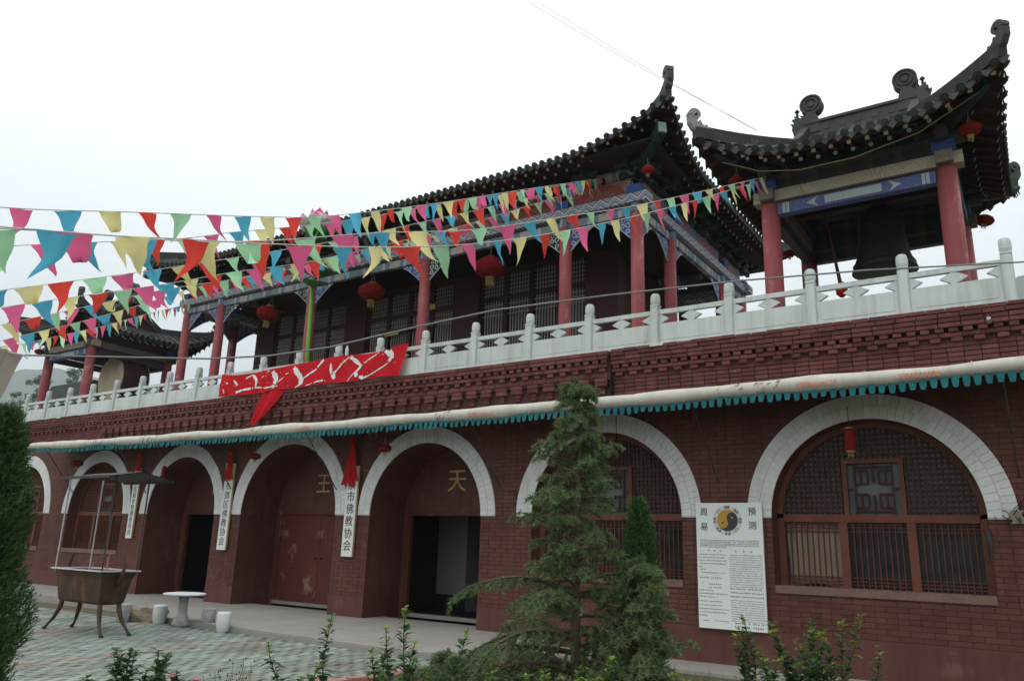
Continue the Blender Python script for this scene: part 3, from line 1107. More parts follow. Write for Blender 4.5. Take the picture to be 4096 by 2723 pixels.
# ================================================================== CHINESE ROOFS
def spiral_plate(mb, fn, r0, turns, w0, w1, thick):
    """curled scroll: a band that winds inwards; fn maps (u,v,t) to 3-D"""
    n = int(14 * turns) + 1
    prev = None
    for i in range(n + 1):
        t_ = i / n
        a = math.pi / 2 + t_ * turns * 2 * math.pi
        r_ = r0 * (1 - .72 * t_)
        w = w0 + (w1 - w0) * t_
        c, s = math.cos(a), math.sin(a)
        cur = ((r_ * c, r_ * s), ((r_ - w) * c, (r_ - w) * s))
        if prev:
            mb.prism([prev[0], cur[0], cur[1], prev[1]], fn, -thick / 2, thick / 2)
        prev = cur

class Roof:
    def __init__(s, cx, cy_, ax, ay, zc, ext, lift, g, H, cl):
        s.cx, s.cy, s.ax, s.ay, s.zc, s.ext, s.lift, s.g, s.H, s.cl = cx, cy_, ax, ay, zc, ext, lift, g, H, cl
    def f(s, d):
        t_ = d / s.ay
        return s.H * (.52 * t_ + .48 * t_ * t_)
    def pt(s, side, q, d, dz=0.0):
        """side 0 front,1 right,2 back,3 left; q = signed distance along the eave from its middle; d = distance in from the eave"""
        half = (s.ax if side in (0, 2) else s.ay) - min(d, s.g if side in (0, 2) else d)
        k = max(0.0, (abs(q) - (half - s.cl)) / s.cl)
        w = min(1.0, k) ** 2 * max(0.0, 1 - max(d, 0) / s.g)
        o = s.ext * w
        sg = 1 if q > 0 else -1
        z = s.zc + s.f(max(d, 0)) + s.lift * w + dz + min(d, 0) * .35
        al, out_ = q + sg * o, (s.ay if side in (0, 2) else s.ax) - d + o
        if side == 0: return Vector((s.cx + al, s.cy - out_, z))
        if side == 2: return Vector((s.cx - al, s.cy + out_, z))
        if side == 1: return Vector((s.cx + out_, s.cy + al, z))
        return Vector((s.cx - out_, s.cy - al, z))
    def halfw(s, side, d):
        return (s.ax if side in (0, 2) else s.ay) - (min(d, s.g) if side in (0, 2) else d)
    def run(s, side):
        return s.ay if side in (0, 2) else s.g

def build_roof(rf, owner, pitch, rows_sides, raf_pitch, eave_w, finial, chiwen, pale_tip=None, raf_in=1.0):
    deck = MB()
    for side in range(4):
        B = rf.run(side)
        nq, nd = 40, 10
        def top(u, v, dz):
            d = B * v
            return rf.pt(side, (u * 2 - 1) * rf.halfw(side, d), d, dz)
        deck.grid(lambda u, v: top(u, v, 0), nq, nd)
        deck.grid(lambda u, v: top(1 - u, v, -.07), nq, nd)
        deck.grid(lambda u, v: top(u, 0, -.07 * (1 - v)) if True else None, nq, 1)
    # gables
    if rf.g < rf.ay:
        for sg in (-1, 1):
            xg = rf.cx + sg * (rf.ax - rf.g)
            n = 8
            up = [(rf.cy - rf.ay + d, rf.zc + rf.f(d)) for d in [rf.g + (rf.ay - rf.g) * i / n for i in range(n + 1)]]
            dn = [(2 * rf.cy - y, z) for y, z in up[::-1]][1:]
            poly = up + dn
            deck.prism(poly, lambda u, v, t_: (xg + t_, u, v), -.02 * sg, .02 * sg)
    roof = deck.build('roof', [K['soffit']], owner)
    # barrel tile rows with round end discs, drip tiles between
    drip = MB()
    pw_ = pitch * .5
    drip.prism([(-pw_ * .95, .012), (-pw_ * .6, -.050), (0, -.115), (pw_ * .6, -.050), (pw_ * .95, .012)], lambda u, v, t_: (u, t_, v), 0, .014)
    dripm = drip.mesh('drip_tile', K['tile'])
    rest_ = MB()
    for side in range(4):
        half = rf.halfw(side, 0)
        n = int(half * 2 / pitch)
        p = half * 2 / n
        for i in range(n):
            q = -half + (i + .5) * p
            B = rf.run(side)
            lim = half - abs(q)
            dmax = B if (side in (0, 2) and lim >= rf.g) else min(B, lim)
            if dmax < .08: dmax = .08
            k = max(2, int(dmax / .45) + 1)
            path = [rf.pt(side, q, -.03 + (dmax + .03) * j / k) for j in range(k + 1)]
            b = MB() if side in rows_sides else rest_
            vs_, fs_ = [], []
            al = Vector((1, 0, 0)) if side in (0, 2) else Vector((0, 1, 0))
            rr = p * .30
            m_ = 5
            for P in path:
                for j in range(m_ + 1):
                    a = math.pi * j / m_
                    vs_.append(P + al * (rr * math.cos(a)) + Vector((0, 0, rr * .95 * math.sin(a) + .01)))
            for a in range(k):
                for j in range(m_):
                    o_ = a * (m_ + 1) + j
                    fs_.append((o_, o_ + 1, o_ + m_ + 2, o_ + m_ + 1))
            b.r = random.random()
            b.add(vs_, fs_)
            # end disc
            outv = (path[0] - path[1]).normalized()
            c = path[0] + Vector((0, 0, rr * .42))
            b.tube([c - outv * .01, c + outv * .028], rr * 1.12, 10)
            b.tube([c + outv * .028, c + outv * .036], rr * .62, 8)
            if side in rows_sides:
                b.build('tile_row', K['tile'], roof, False)
                c2 = rf.pt(side, q + p / 2 if i < n - 1 else q + p * .45, -.035, .0)
                inst('drip_tile', dripm, roof, Matrix.Translation(c2) @ Matrix.Rotation({0: 0, 1: R(90), 2: R(180), 3: R(-90)}[side], 4, 'Z') @ Matrix.Rotation(R(-12), 4, 'X'))
    if rest_.v:
        tag(rest_.build('tile_field', K['tile'], roof), kind='stuff')
    # flying rafters (square) over round rafters
    for side in rows_sides:
        half = rf.halfw(side, 0)
        n = int(half * 2 / raf_pitch)
        p = half * 2 / n
        for i in range(n):
            q = -half + (i + .5) * p
            lim = half - abs(q)
            di = min(raf_in * .75, max(.12, lim))
            a, b_ = rf.pt(side, q, .05, -.125), rf.pt(side, q, di, -.125)
            mb = MB()
            mb.bar(a, b_, .062, .07)
            o_ = (a - b_).normalized() * .003
            mb.m = 1
            mb.bar(a, a + o_, .058, .066)
            mb.build('flying_rafter', [K['rafter_red'], K['rafter_end']], roof)
            di = min(raf_in * 1.25, max(.45, lim))
            if lim > .3:
                a, b_ = rf.pt(side, q, .38, -.21), rf.pt(side, q, max(di, .6), -.21)
                mb = MB()
                mb.tube([a, b_], .036, 8)
                mb.m = 1
                o_ = (a - b_).normalized() * .003
                mb.tube([a, a + o_], .033, 8)
                mb.build('rafter', [K['rafter'], K['rafter_end2']], roof)
        # eave board
        eb = MB()
        n2 = 40
        for i in range(n2):
            a = rf.pt(side, -half + 2 * half * i / n2, .015, -.075)
            b_ = rf.pt(side, -half + 2 * half * (i + 1) / n2, .015, -.075)
            eb.bar(a, b_, .03, .045)
        eb.build('eave_board', K['soffit'], roof)
    # hip ridges with upturned curls
    for (s1, sg) in ((0, -1), (0, 1), (2, -1), (2, 1)):
        pts = []
        n = 9
        for j in range(n + 1):
            d = -.02 + rf.g * j / n
            pts.append(rf.pt(s1, sg * rf.halfw(s1, max(d, 0)), d, .09))
        b = MB()
        for a, c in zip(pts, pts[1:]):
            b.bar(a, c + (c - a) * .06, .13, .20)
            b.bar(a + Vector((0, 0, .11)), c + (c - a) * .06 + Vector((0, 0, .11)), .085, .06)
        hip = b.build('hip_ridge', K['tile'], roof)
        if finial:
            tip = pts[0]
            dirv = (pts[0] - pts[2]); dirv.z = 0; dirv.normalize()
            fnl = MB()
            sc_ = finial
            base_ = tip + Vector((0, 0, .08))
            fn = lambda u, v, t_: base_ + dirv * (u * sc_) + Vector((0, 0, 1)) * (v * sc_) + dirv.cross(Vector((0, 0, 1))) * (t_ * sc_)
            # neck that rises outwards, then a curl leaning back
            neck = [(-1.05, -.06), (-.45, .14), (-.12, .30), (.04, .55), (.26, .55), (.25, .25), (.10, 0), (-.10, -.16)]
            fnl.prism([(u, v) for u, v in neck][::-1], fn, -.13, .13)
            cc = (-.02, .62)
            m_ = 16
            last = None
            for i in range(m_ * 2 + 1):
                t_ = i / (m_ * 2)
                a = -.15 + t_ * 2 * math.pi * 1.35
                r_ = .30 * (1 - .62 * t_)
                w = .15 * (1 - .35 * t_)
                cur = ((cc[0] + r_ * math.cos(a), cc[1] + r_ * math.sin(a)), (cc[0] + max(.0, r_ - w) * math.cos(a), cc[1] + max(0, r_ - w) * math.sin(a)))
                if last: fnl.prism([last[0], cur[0], cur[1], last[1]], fn, -.13, .13)
                last = cur
            for u0, v0 in ((-.55, .06), (-.28, .22)):
                fnl.prism([(u0 - .09, v0), (u0 + .10, v0 + .03), (u0 + .03, v0 + .24)], fn, -.06, .06)
            pale = pale_tip == (s1, sg)
            fnl.build('ridge_curl', K['tile_pale' if pale else 'tile_mid'], hip)
    # main ridge
    xr = rf.ax - rf.g
    zr = rf.zc + rf.H
    b = MB()
    b.box(rf.cx - xr, rf.cx + xr, rf.cy - .09, rf.cy + .09, zr - .1, zr + .20)
    b.box(rf.cx - xr, rf.cx + xr, rf.cy - .12, rf.cy + .12, zr + .20, zr + .25)
    n = int(xr * 2 / .24)
    for i in range(n):
        x = rf.cx - xr + (i + .5) * 2 * xr / n
        b.tube([(x, rf.cy - .10, zr + .09), (x, rf.cy + .10, zr + .09)], .07, 10)
    b.build('main_ridge', K['tile_mid'], roof)
    # hanging ridges down the gables
    for sg in (-1, 1):
        for fb_ in (-1, 1):
            b = MB()
            n = 6
            P = []
            for j in range(n + 1):
                d = rf.ay + (rf.g - rf.ay) * j / n
                P.append(Vector((rf.cx + sg * (xr - .02), rf.cy + fb_ * (rf.ay - d), rf.zc + rf.f(d) + .10)))
            for a, c in zip(P, P[1:]):
                b.bar(a, c + (c - a) * .05, .14, .22)
            b.build('hanging_ridge', K['tile'], roof)
    if chiwen:
        for sg in (-1, 1):
            x0 = rf.cx + sg * (xr - .06)
            b = MB()
            fn = lambda u, v, t_: Vector((x0 + sg * u * chiwen, rf.cy + t_ * chiwen, zr + .02 + v * chiwen))
            body = [(-.42, 0), (.45, 0), (.52, .30), (.40, .52), (.50, .66), (.28, .70), (.12, .60), (-.02, .80), (-.26, .84), (-.38, .52)]
            b.prism(body[::-1] if sg > 0 else body, fn, -.20, .20)
            # scrolled disc on top leaning inwards
            c = (-.16, 1.10)
            ring = []
            for rr_, tt in ((.36, .15), (.10, .20)):
                poly = [(c[0] + rr_ * math.cos(2 * math.pi * i / 24), c[1] + rr_ * math.sin(2 * math.pi * i / 24)) for i in range(24)]
                b.prism(poly, fn, -tt, tt)
            for rr_ in (.34, .22):
                b.tube([fn(c[0] + rr_ * math.cos(2 * math.pi * i / 24), c[1] + rr_ * math.sin(2 * math.pi * i / 24), -.16) for i in range(25)], .022, 6)
                b.tube([fn(c[0] + rr_ * math.cos(2 * math.pi * i / 24), c[1] + rr_ * math.sin(2 * math.pi * i / 24), .16) for i in range(25)], .022, 6)
            for u0, v0, s_ in ((.30, .66, .20), (.44, .44, .16), (.10, .68, .14)):
                b.prism([(u0 - .08, v0), (u0 + .08, v0), (u0 + .14, v0 + s_), (u0 + .02, v0 + s_ * .6)], fn, -.10, .10)
            b.tube([fn(.34, .6, 0), fn(.34, 1.1, 0)], .025, 6)
            b.lathe([(0, zr + .02 + chiwen * .98), (.05, zr + .02 + chiwen * 1.03), (0, zr + .02 + chiwen * 1.10)], x0 + sg * .34 * chiwen, rf.cy, 8)
            b.build('ridge_beast', K['tile_mid'], roof)
    return roof

def column(owner, x, y, z0, z1, r_, base_h=.12, cap=None):
    b = MB()
    b.lathe([(r_ * 1.02, z0 + base_h), (r_, z0 + .6), (r_, (z0 + z1) / 2), (r_ * .97, z1)], x, y, 24)
    o = b.build('column', K['column'], owner, True)
    for p in o.data.polygons:
        if len(p.vertices) > 4: p.use_smooth = False
    MB().lathe([(r_ * 1.5, z0), (r_ * 1.55, z0 + .05), (r_ * 1.25, z0 + base_h)], x, y, 20).build('column_base', K['granite'], o)
    if cap:
        MB().lathe([(r_ * 1.03, z1 - cap), (r_ * 1.03, z1)], x, y, 20).build('painted_capital', K['pbeam_x'], o)
    return o

def carved_bracket(owner, P, along, sx, w, h, back):
    """triangular openwork bracket: scroll wires on a thin blue or green board"""
    al = Vector(along)
    nrm = al.cross(Vector((0, 0, 1)))
    fn = lambda u, v, t_: Vector(P) + al * (sx * u) + Vector((0, 0, -v)) + nrm * t_
    b = MB()
    n = 8
    edge = [(w * (1 - i / n), h * (i / n) ** 1.25 * 1.0 + .03) for i in range(n + 1)]
    poly = [(0, 0), (w, 0)] + edge
    poly = poly if sx > 0 else poly[::-1]
    b.prism(poly, fn, -.012, .012)
    o = b.build('carved_bracket', K[back], owner)
    s = MB()
    rnd = random.Random(int(abs(P[0] * 37 + P[1] * 11 + sx)))
    for (u, v, r_) in ((w * .12, h * .70, h * .13), (w * .13, h * .38, h * .15), (w * .34, h * .42, h * .13), (w * .34, h * .16, h * .13), (w * .58, h * .22, h * .12), (w * .78, h * .11, h * .08), (w * .14, h * .12, h * .11)):
        a0 = rnd.uniform(0, 6.28)
        pts = [fn(u + r_ * (1 - .6 * t_ / 9) * math.cos(a0 + t_ * .72 * sx), v + r_ * (1 - .6 * t_ / 9) * math.sin(a0 + t_ * .72 * sx), 0) for t_ in range(10)]
        s.tube([p - nrm * .0 for p in pts], .017, 5)
    s.tube([fn(u, v, 0) for u, v in edge], .016, 5)
    s.build('scrollwork', K['stonewhite'], o)
    return o
K['stonewhite'] = M('white_painted_scroll', (.50, .52, .52), .7, .15, 8)

K['cart'] = painted('red_cartouche_paint', 0, 3, [(0, (.30, .045, .035)), (.5, (.30, .045, .035))], (.20, .10, .08), 12, .3, .25)
K['greenscroll'] = M('green_grey_scroll_paint', (.22, .30, .28), .7, .25, 12)
# ================================================================== MAIN HALL
FLZ = 4.786
HY = 1.84
hall = thing('main_hall', (0, 5.19, FLZ), 'long main temple hall with sweeping tiled roof and red veranda columns on the terrace', 'temple hall')
HX = [-7.56, -5.89, -1.98, 1.98, 5.89, 7.56]
HYS = [1.84, 3.54, 6.85, 8.55]
Z_LB0, Z_LB1 = zs(5.31), zs(5.45)      # lower painted beam
Z_ZG0, Z_ZG1 = zs(5.50), zs(5.66)      # zigzag plate
Z_FR1 = zs(5.98)                       # top of the painted frieze
Z_TB1 = zs(6.10)
for x in HX:
    for y in HYS:
        if y in (HYS[0], HYS[3]) or abs(x) > 7:
            column(hall, x, y, FLZ, Z_ZG0, .135, cap=.20)
for (y, sgn) in ((HYS[0], -1), (HYS[3], 1)):
    for x0, x1 in zip(HX, HX[1:]):
        MB().box(x0 + .12, x1 - .12, y - .06, y + .06, Z_LB0, Z_LB1).build('painted_beam', K['pbeam_x'], hall)
    b = MB().box(HX[0] - .28, HX[-1] + .28, y - .17, y + .17, Z_ZG0, Z_ZG1)
    b.build('zigzag_plate', K['zig_x'], hall)
    for x0, x1 in zip(HX, HX[1:]):
        MB().box(x0 + .15, x1 - .15, y - .05, y + .05, Z_ZG1 + .002, Z_FR1).build('frieze_panel', K['pframe_x'], hall)
        # arched red cartouches stand a little proud of the frieze
        nn = max(1, int((x1 - x0) / 1.7))
        for k in range(nn):
            xm = x0 + (x1 - x0) * (k + .5) / nn
            wv = (x1 - x0) / nn * .36
            hv = (Z_FR1 - Z_ZG1) * .86
            poly = [(xm - wv * math.cos(math.pi * i / 12), Z_ZG1 + .01 + hv * math.sin(math.pi * i / 12) ** .7) for i in range(13)]
            yy = y + sgn * .065
            pn = MB().prism(poly, lambda u, v, t_: (u, yy + t_, v), 0, .014 * -sgn)
            co = pn.build('cartouche', K['cart'] if 'cart' in K else K['pframe_x'], hall)
            sw = MB()
            for i_ in range(5):
                a = math.pi * (i_ + .5) / 5
                cxx, czz = xm - wv * .5 * math.cos(a), Z_ZG1 + .03 + hv * .5 * math.sin(a)
                sw.tube([(cxx + .055 * math.cos(t_ * .8) * (1 - t_ * .06), yy + sgn * .008, czz + .055 * math.sin(t_ * .8) * (1 - t_ * .06)) for t_ in range(9)], .008, 5)
            sw.build('scrollwork', K['greenscroll'] if 'greenscroll' in K else K['greenpaint'], co)
            for s_ in (-1, 1):
                sw = MB()
                for i_ in range(4):
                    cxx = xm + s_ * wv * (1.12 + .02 * i_); czz = Z_FR1 - .06 - .085 * i_ * .9
                    cxx += s_ * .05 * (i_ % 2)
                    sw.tube([(cxx + .06 * math.cos(t_ * .75 + i_) * (1 - t_ * .05), yy + sgn * .003, czz + .05 * math.sin(t_ * .75 + i_) * (1 - t_ * .05)) for t_ in range(9)], .009, 5)
                sw.build('scrollwork', K['stonewhite'], co)
    for x in HX:
        MB().box(x - .15, x + .15, y - .19, y + .19, Z_ZG1 + .002, Z_ZG1 + .17).build('capital_block', K['bluepaint'], hall)
    MB().tube([(HX[0] - .24, y, Z_TB1 - .02), (HX[-1] + .24, y, Z_TB1 - .02)], .13, 12).build('purlin', K['pbeam_x'], hall)
for x in (HX[0], HX[-1]):
    for y0, y1 in zip(HYS, HYS[1:]):
        MB().box(x - .06, x + .06, y0 + .12, y1 - .12, Z_LB0, Z_LB1).build('painted_beam', K['pbeam_y'], hall)
        MB().box(x - .05, x + .05, y0 + .19, y1 - .19, Z_ZG1 + .002, Z_FR1).build('frieze_panel', K['pframe_y'], hall)
    MB().box(x - .168, x + .168, HYS[0] + .172, HYS[3] - .172, Z_ZG0 - .001, Z_ZG1 - .001).build('zigzag_plate', K['zig_y'], hall)
    for y in HYS[1:3]:
        MB().box(x - .19, x + .19, y - .15, y + .15, Z_ZG1 + .002, Z_ZG1 + .17).build('capital_block', K['bluepaint'], hall)
    MB().tube([(x, HYS[0] - .22, Z_TB1 - .03), (x, HYS[3] + .22, Z_TB1 - .03)], .125, 12).build('purlin', K['pbeam_y'], hall)
# bracket arms (dougong) under the eaves
def dougong(owner, x, y, ox, oy, z):
    b = MB()
    al = Vector((abs(oy), abs(ox), 0))
    ou = Vector((ox, oy, 0))
    P = Vector((x, y, z))
    b.bar(P - al * .0 - ou * .1, P + ou * .42 + Vector((0, 0, .10)), .09, .12)
    b.bar(P + ou * .26 - al * .30 + Vector((0, 0, .10)), P + ou * .26 + al * .30 + Vector((0, 0, .10)), .08, .09)
    b.bar(P - al * .34, P + al * .34, .09, .10)
    return b.build('bracket_set', K['greenpaint'], owner)
for x in [HX[0] + (HX[-1] - HX[0]) * i / 15 for i in range(16)]:
    dougong(hall, x, HYS[0] - .12, 0, -1, Z_FR1 + .03)
for y in [HYS[0] + (HYS[3] - HYS[0]) * i / 8 for i in range(9)]:
    dougong(hall, HX[-1] + .12, y, 1, 0, Z_FR1 + .03)
    dougong(hall, HX[0] - .12, y, -1, 0, Z_FR1 + .03)
# carved brackets between columns and beam
for i, x in enumerate(HX):
    if i > 0: carved_bracket(hall, (x - .13, HYS[0], Z_LB0), (1, 0, 0), -1, .62 if i not in (1, 5) else .55, .46, 'bluepaint' if i % 2 else 'greenpaint')
    if i < 5: carved_bracket(hall, (x + .13, HYS[0], Z_LB0), (1, 0, 0), 1, .62 if i not in (0, 4) else .55, .46, 'greenpaint' if i % 2 else 'bluepaint')
for i, y in enumerate(HYS):
    for x in (HX[0], HX[-1]):
        if i > 0: carved_bracket(hall, (x, y - .13, Z_LB0), (0, 1, 0), -1, .6, .46, 'bluepaint')
        if i < 3: carved_bracket(hall, (x, y + .13, Z_LB0), (0, 1, 0), 1, .6, .46, 'bluepaint')
# enclosed room: brick piers, lattice screens and doors
RX, RY0, RY1 = 6.0, 3.54, 6.85
ZW = zs(5.45)
rm_ = MB()
rm_.box(-RX, -RX + .3, RY0 + .305, RY1, FLZ, ZW)
rm_.box(RX - .3, RX, RY0 + .305, RY1, FLZ, ZW)
rm_.box(-RX, RX, RY1, RY1 + .3, FLZ, ZW)
rm_.box(-RX, RX, RY0 - .02, RY0 + .3, ZW - .12, ZW)
rm_.build('room_wall', K['woodred'], hall)
MB().box(-8.3, 8.3, .95, 9.4, Z_FR1 + .26, Z_FR1 + .30).build('ceiling', K['soffit'], hall)
PX = [-5.89, -1.98, 1.98, 5.89]
for x in PX:
    MB().box(x - .42, x + .42, RY0 - .05, RY0 + .3, FLZ, ZW - .122).build('brick_pier', K['woodred'], hall)
def lattice_bay(owner, x0, x1, doors):
    z0, z1 = FLZ + .02, ZW - .125
    zm = 7.55
    MB().box(x0, x1, RY0 + .16, RY0 + .18, z0, z1).build('pane', K['glass'], owner)
    fr = MB()
    n = 4
    wd = (x1 - x0) / n
    for i in range(n + 1):
        xx = x0 + i * wd
        fr.box(max(x0, xx - .05), min(x1, xx + .05), RY0 + .03, RY0 + .13, z0, z1)
    fr.box(x0, x1, RY0 + .02, RY0 + .14, zm - .05, zm + .05)
    fr.box(x0, x1, RY0 + .04, RY0 + .12, z0 - .0, z0 + .08)
    fo = fr.build('screen_frame', K['woodred'], owner)
    for i in range(n):
        a, c = x0 + i * wd + .05, x0 + (i + 1) * wd - .05
        b = MB()
        nb = 8
        for j in range(1, nb):
            xx = a + (c - a) * j / nb
            b.box(xx - .011, xx + .011, RY0 + .06, RY0 + .09, z0 + .08, zm - .05)
            b.box(xx - .009, xx + .009, RY0 + .06, RY0 + .09, zm + .05, z1)
        for fz in (.06, .11, .16, .86, .91, .96):
            zz = z0 + .08 + (zm - .05 - z0 - .08) * fz
            b.box(a, c, RY0 + .065, RY0 + .085, zz - .011, zz + .011)
        zz = zm + .13
        while zz < z1:
            b.box(a, c, RY0 + .065, RY0 + .085, zz - .009, zz + .009)
            zz += .11
        b.build('lattice', K['latticegrey'], fo)
K['latticegrey'] = M('weathered_grey_lattice', (.30, .28, .27), .8, .25, 8)
for a, c, d in ((-5.47, -2.40, 0), (-1.56, 1.56, 1), (2.40, 5.47, 0)):
    lattice_bay(hall, a, c, d)
MB().box(-.95, .95, RY0 - .06, RY0 + .02, ZW - 1.25, ZW - 1.15).build('door_rail', K['iron'], hall)
pq = MB().box(-.78, -.30, RY0 - .05, RY0 - .02, 7.00, 7.16)
pq.build('name_plaque', K['gold'], hall)
MB().box(.55, .95, RY0 - .05, RY0 - .02, 7.55, 7.70).build('name_plaque', K['gold'], hall)
# roof
hr = Roof(0, 5.19, 8.56, 4.36, 9.27, .26, .55, 2.6, 2.15, 2.6)
build_roof(hr, hall, .184, (0, 1, 3), .27, 1.0, .50, 0, raf_in=1.0)
# green corner beams under the hips
for sx in (-1, 1):
    b = MB()
    P0 = Vector((sx * 7.3, 2.1, Z_FR1 + .10)); P1 = Vector((sx * 8.55, .84, 9.33))
    b.bar(P0, P1, .17, .24)
    co = b.build('corner_beam', K['greenpaint'], hall)
    MB().bar(P1, P1 + (P1 - P0).normalized() * .05, .15, .22).build('carved_end', K['greenscroll'], co)

# ================================================================== BELL AND DRUM TOWERS
TY0, TY1 = .625, 3.235
def tower(name, cx, label, pale):
    tw = thing(name, (cx, 1.93, FLZ), label, 'pavilion', 'twin corner pavilions')
    hx = 1.305
    zb0, zb1 = zs(4.555), zs(4.71)
    for x in (cx - hx, cx + hx):
        for y in (TY0, TY1):
            column(tw, x, y, FLZ, zb0, .148, .10)
            MB().box(x - .16, x + .16, y - .16, y + .16, zb1 + .002, zs(4.86)).build('capital_block', K['bluepaint'], tw)
    for y in (TY0, TY1):
        MB().box(cx - hx - .24, cx + hx + .24, y - .12, y + .12, zb0, zb1).build('pale_patterned_beam', K['pale_beam' if y == TY0 else 'pdark'], tw)  # rear beam: shade put into its colour, same paint as the front
        lb = MB().box(cx - hx + .14, cx + hx - .14, y - .08, y + .08, zs(4.365), zs(4.52)).build('painted_beam', K['tbeam' if y == TY0 else 'pdark'], tw)  # rear one painted dark to imitate shade
        # white painted centre cartouche with arrow ends
        sg = -1 if y == TY0 else 1
        zc_ = (zs(4.365) + zs(4.52)) / 2
        MB().box(cx - .42, cx + .42, y + sg * .088 - .006, y + sg * .088 + .006, zc_ - .065, zc_ + .065).build('painted_cartouche', K['cartwhite'], lb)
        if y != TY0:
            lb.children[0].data.materials[0] = K['pdark']  # rear cartouche darkened with its beam, shade painted in
        for s_ in (-1, 1) if y == TY0 else ():
            poly = [(cx + s_ * .52, zc_ - .09), (cx + s_ * .70, zc_), (cx + s_ * .52, zc_ + .09), (cx + s_ * .58, zc_)]
            b = MB().prism(poly, lambda u, v, t_: (u, y + sg * (.082 + t_), v), 0, .008)
            b.build('arrow_ornament', K['cartwhite'], lb)
            for q in (1.06, 1.0):
                MB().box(cx + s_ * q - .022, cx + s_ * q + .022, y + sg * .084 - .004, y + sg * .084 + .004, zc_ - .09, zc_ + .09).build('white_band', K['cartwhite'], lb)
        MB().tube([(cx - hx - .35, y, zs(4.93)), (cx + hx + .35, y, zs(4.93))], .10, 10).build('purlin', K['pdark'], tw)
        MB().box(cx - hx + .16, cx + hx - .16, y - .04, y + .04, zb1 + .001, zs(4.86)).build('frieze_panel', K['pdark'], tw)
    for x in (cx - hx, cx + hx):
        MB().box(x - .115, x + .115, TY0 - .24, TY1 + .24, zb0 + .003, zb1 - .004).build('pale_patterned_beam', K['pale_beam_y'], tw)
        MB().box(x - .07, x + .07, TY0 + .14, TY1 - .14, zs(4.365), zs(4.52)).build('painted_beam', K['pdark'], tw)
        MB().tube([(x, TY0 - .35, zs(4.93) - .01), (x, TY1 + .35, zs(4.93) - .01)], .098, 10).build('purlin', K['pdark'], tw)
        MB().box(x - .04, x + .04, TY0 + .16, TY1 - .16, zb1 + .001, zs(4.86)).build('frieze_panel', K['pdark'], tw)
    MB().box(cx - hx - .2, cx + hx + .2, TY0 - .2, TY1 + .2, zs(5.06), zs(5.08)).build('ceiling', K['soffit'], tw)
    for i in range(4):
        t_ = (i + .5) / 4
        dougong(tw, cx - hx + 2 * hx * t_, TY0 - .08, 0, -1, zs(4.98))
        dougong(tw, cx + hx + .08, TY0 + (TY1 - TY0) * t_, 1, 0, zs(4.98))
        dougong(tw, cx - hx - .08, TY0 + (TY1 - TY0) * t_, -1, 0, zs(4.98))
    for sx in (-1, 1):
        for sy in (-1, 1):
            P0 = Vector((cx + sx * (hx - .3), 1.93 + sy * (hx - .3), zs(4.92))); P1 = Vector((cx + sx * (hx + .66), 1.93 + sy * (hx + .78), 8.02))
            co = MB().bar(P0, P1, .11, .15).build('corner_beam', K['greenpaint'], tw)
    rf = Roof(cx, 1.93, 2.05, 2.20, 7.68, .15, .52, 1.12, 1.30, 1.45)
    build_roof(rf, tw, .184, (0, 1, 2, 3), .25, .6, .42, .53, pale_tip=pale, raf_in=.7)
    return tw
K['cartwhite'] = painted('white_cartouche_paint', 0, 3, [(0, (.47, .52, .50)), (.5, (.45, .50, .48))], (.20, .38, .40), 6, .35, .25)
K['tbeam'] = painted('deep_blue_painted_beam', 0, 5, [(0, (.035, .075, .30)), (.5, (.035, .075, .30))], (.34, .34, .36), 12, .55, .3)
K['pale_beam_y'] = painted('darker_grey_gold_beam', 1, 9, [(0, (.20, .185, .16)), (.5, (.20, .185, .16))], (.16, .11, .05), 5.0, .75, .45)  # side beams: darker version of the pale front beam colours
bt = tower('bell_tower', 11.85, 'open bell pavilion with upturned tiled roof above the nearest window arch', (0, -1))
dt = tower('drum_tower', -11.85, 'open drum pavilion with upturned tiled roof at the far end of the terrace', None)
# bell
bell = thing('bronze_bell', (12.02, 1.98, 6.2), 'large dark bronze bell hung inside the near pavilion', 'bell')
bb = MB()
bb.lathe([(.47, 6.17), (.515, 6.18), (.49, 6.26), (.42, 6.44), (.375, 6.72), (.355, 7.0), (.33, 7.18), (.25, 7.30), (.1, 7.35), (.0, 7.35)], 12.02, 1.98, 28)
bo = bb.build('bell_body', K['bronze'], bell, True)
for z_, r_ in ((6.30, .475), (6.62, .392), (6.98, .358)):
    MB().lathe([(r_, z_ - .02), (r_ + .016, z_), (r_, z_ + .02)], 12.02, 1.98, 28).build('band', K['bronze'], bo)
MB().tube([(12.02 + .1 * math.cos(a * .45), 1.98, 7.34 + .12 * math.sin(a * .45)) for a in range(8)], .025, 8).build('hanging_loop', K['iron'], bell)
MB().bar((10.65, 1.98, 7.50), (13.05, 1.98, 7.50), .16, .18).build('hanging_beam', K['woodred'], bt)
st = thing('bell_striker', (11.35, 1.6, 5.9), 'dark red hanging striker pole beside the bronze bell', 'striker')
MB().tube([(11.22, 1.55, 7.35), (11.30, 1.58, 6.6), (11.38, 1.6, 5.9)], [.012, .02, .035], 8).build('striker_pole', K['woodred'], st)
MB().lathe([(.03, 5.72), (.09, 5.78), (.10, 5.90), (.05, 5.98)], 11.385, 1.6, 10).build('striker_head', K['redcloth'], st)
bs = MB()
bs.box(11.45, 12.6, 1.5, 2.5, 4.79, 5.35)
bs = bs.build('bell_plinth', K['concrete'])
tag(bs, 'low plinth below the bronze bell', 'plinth')
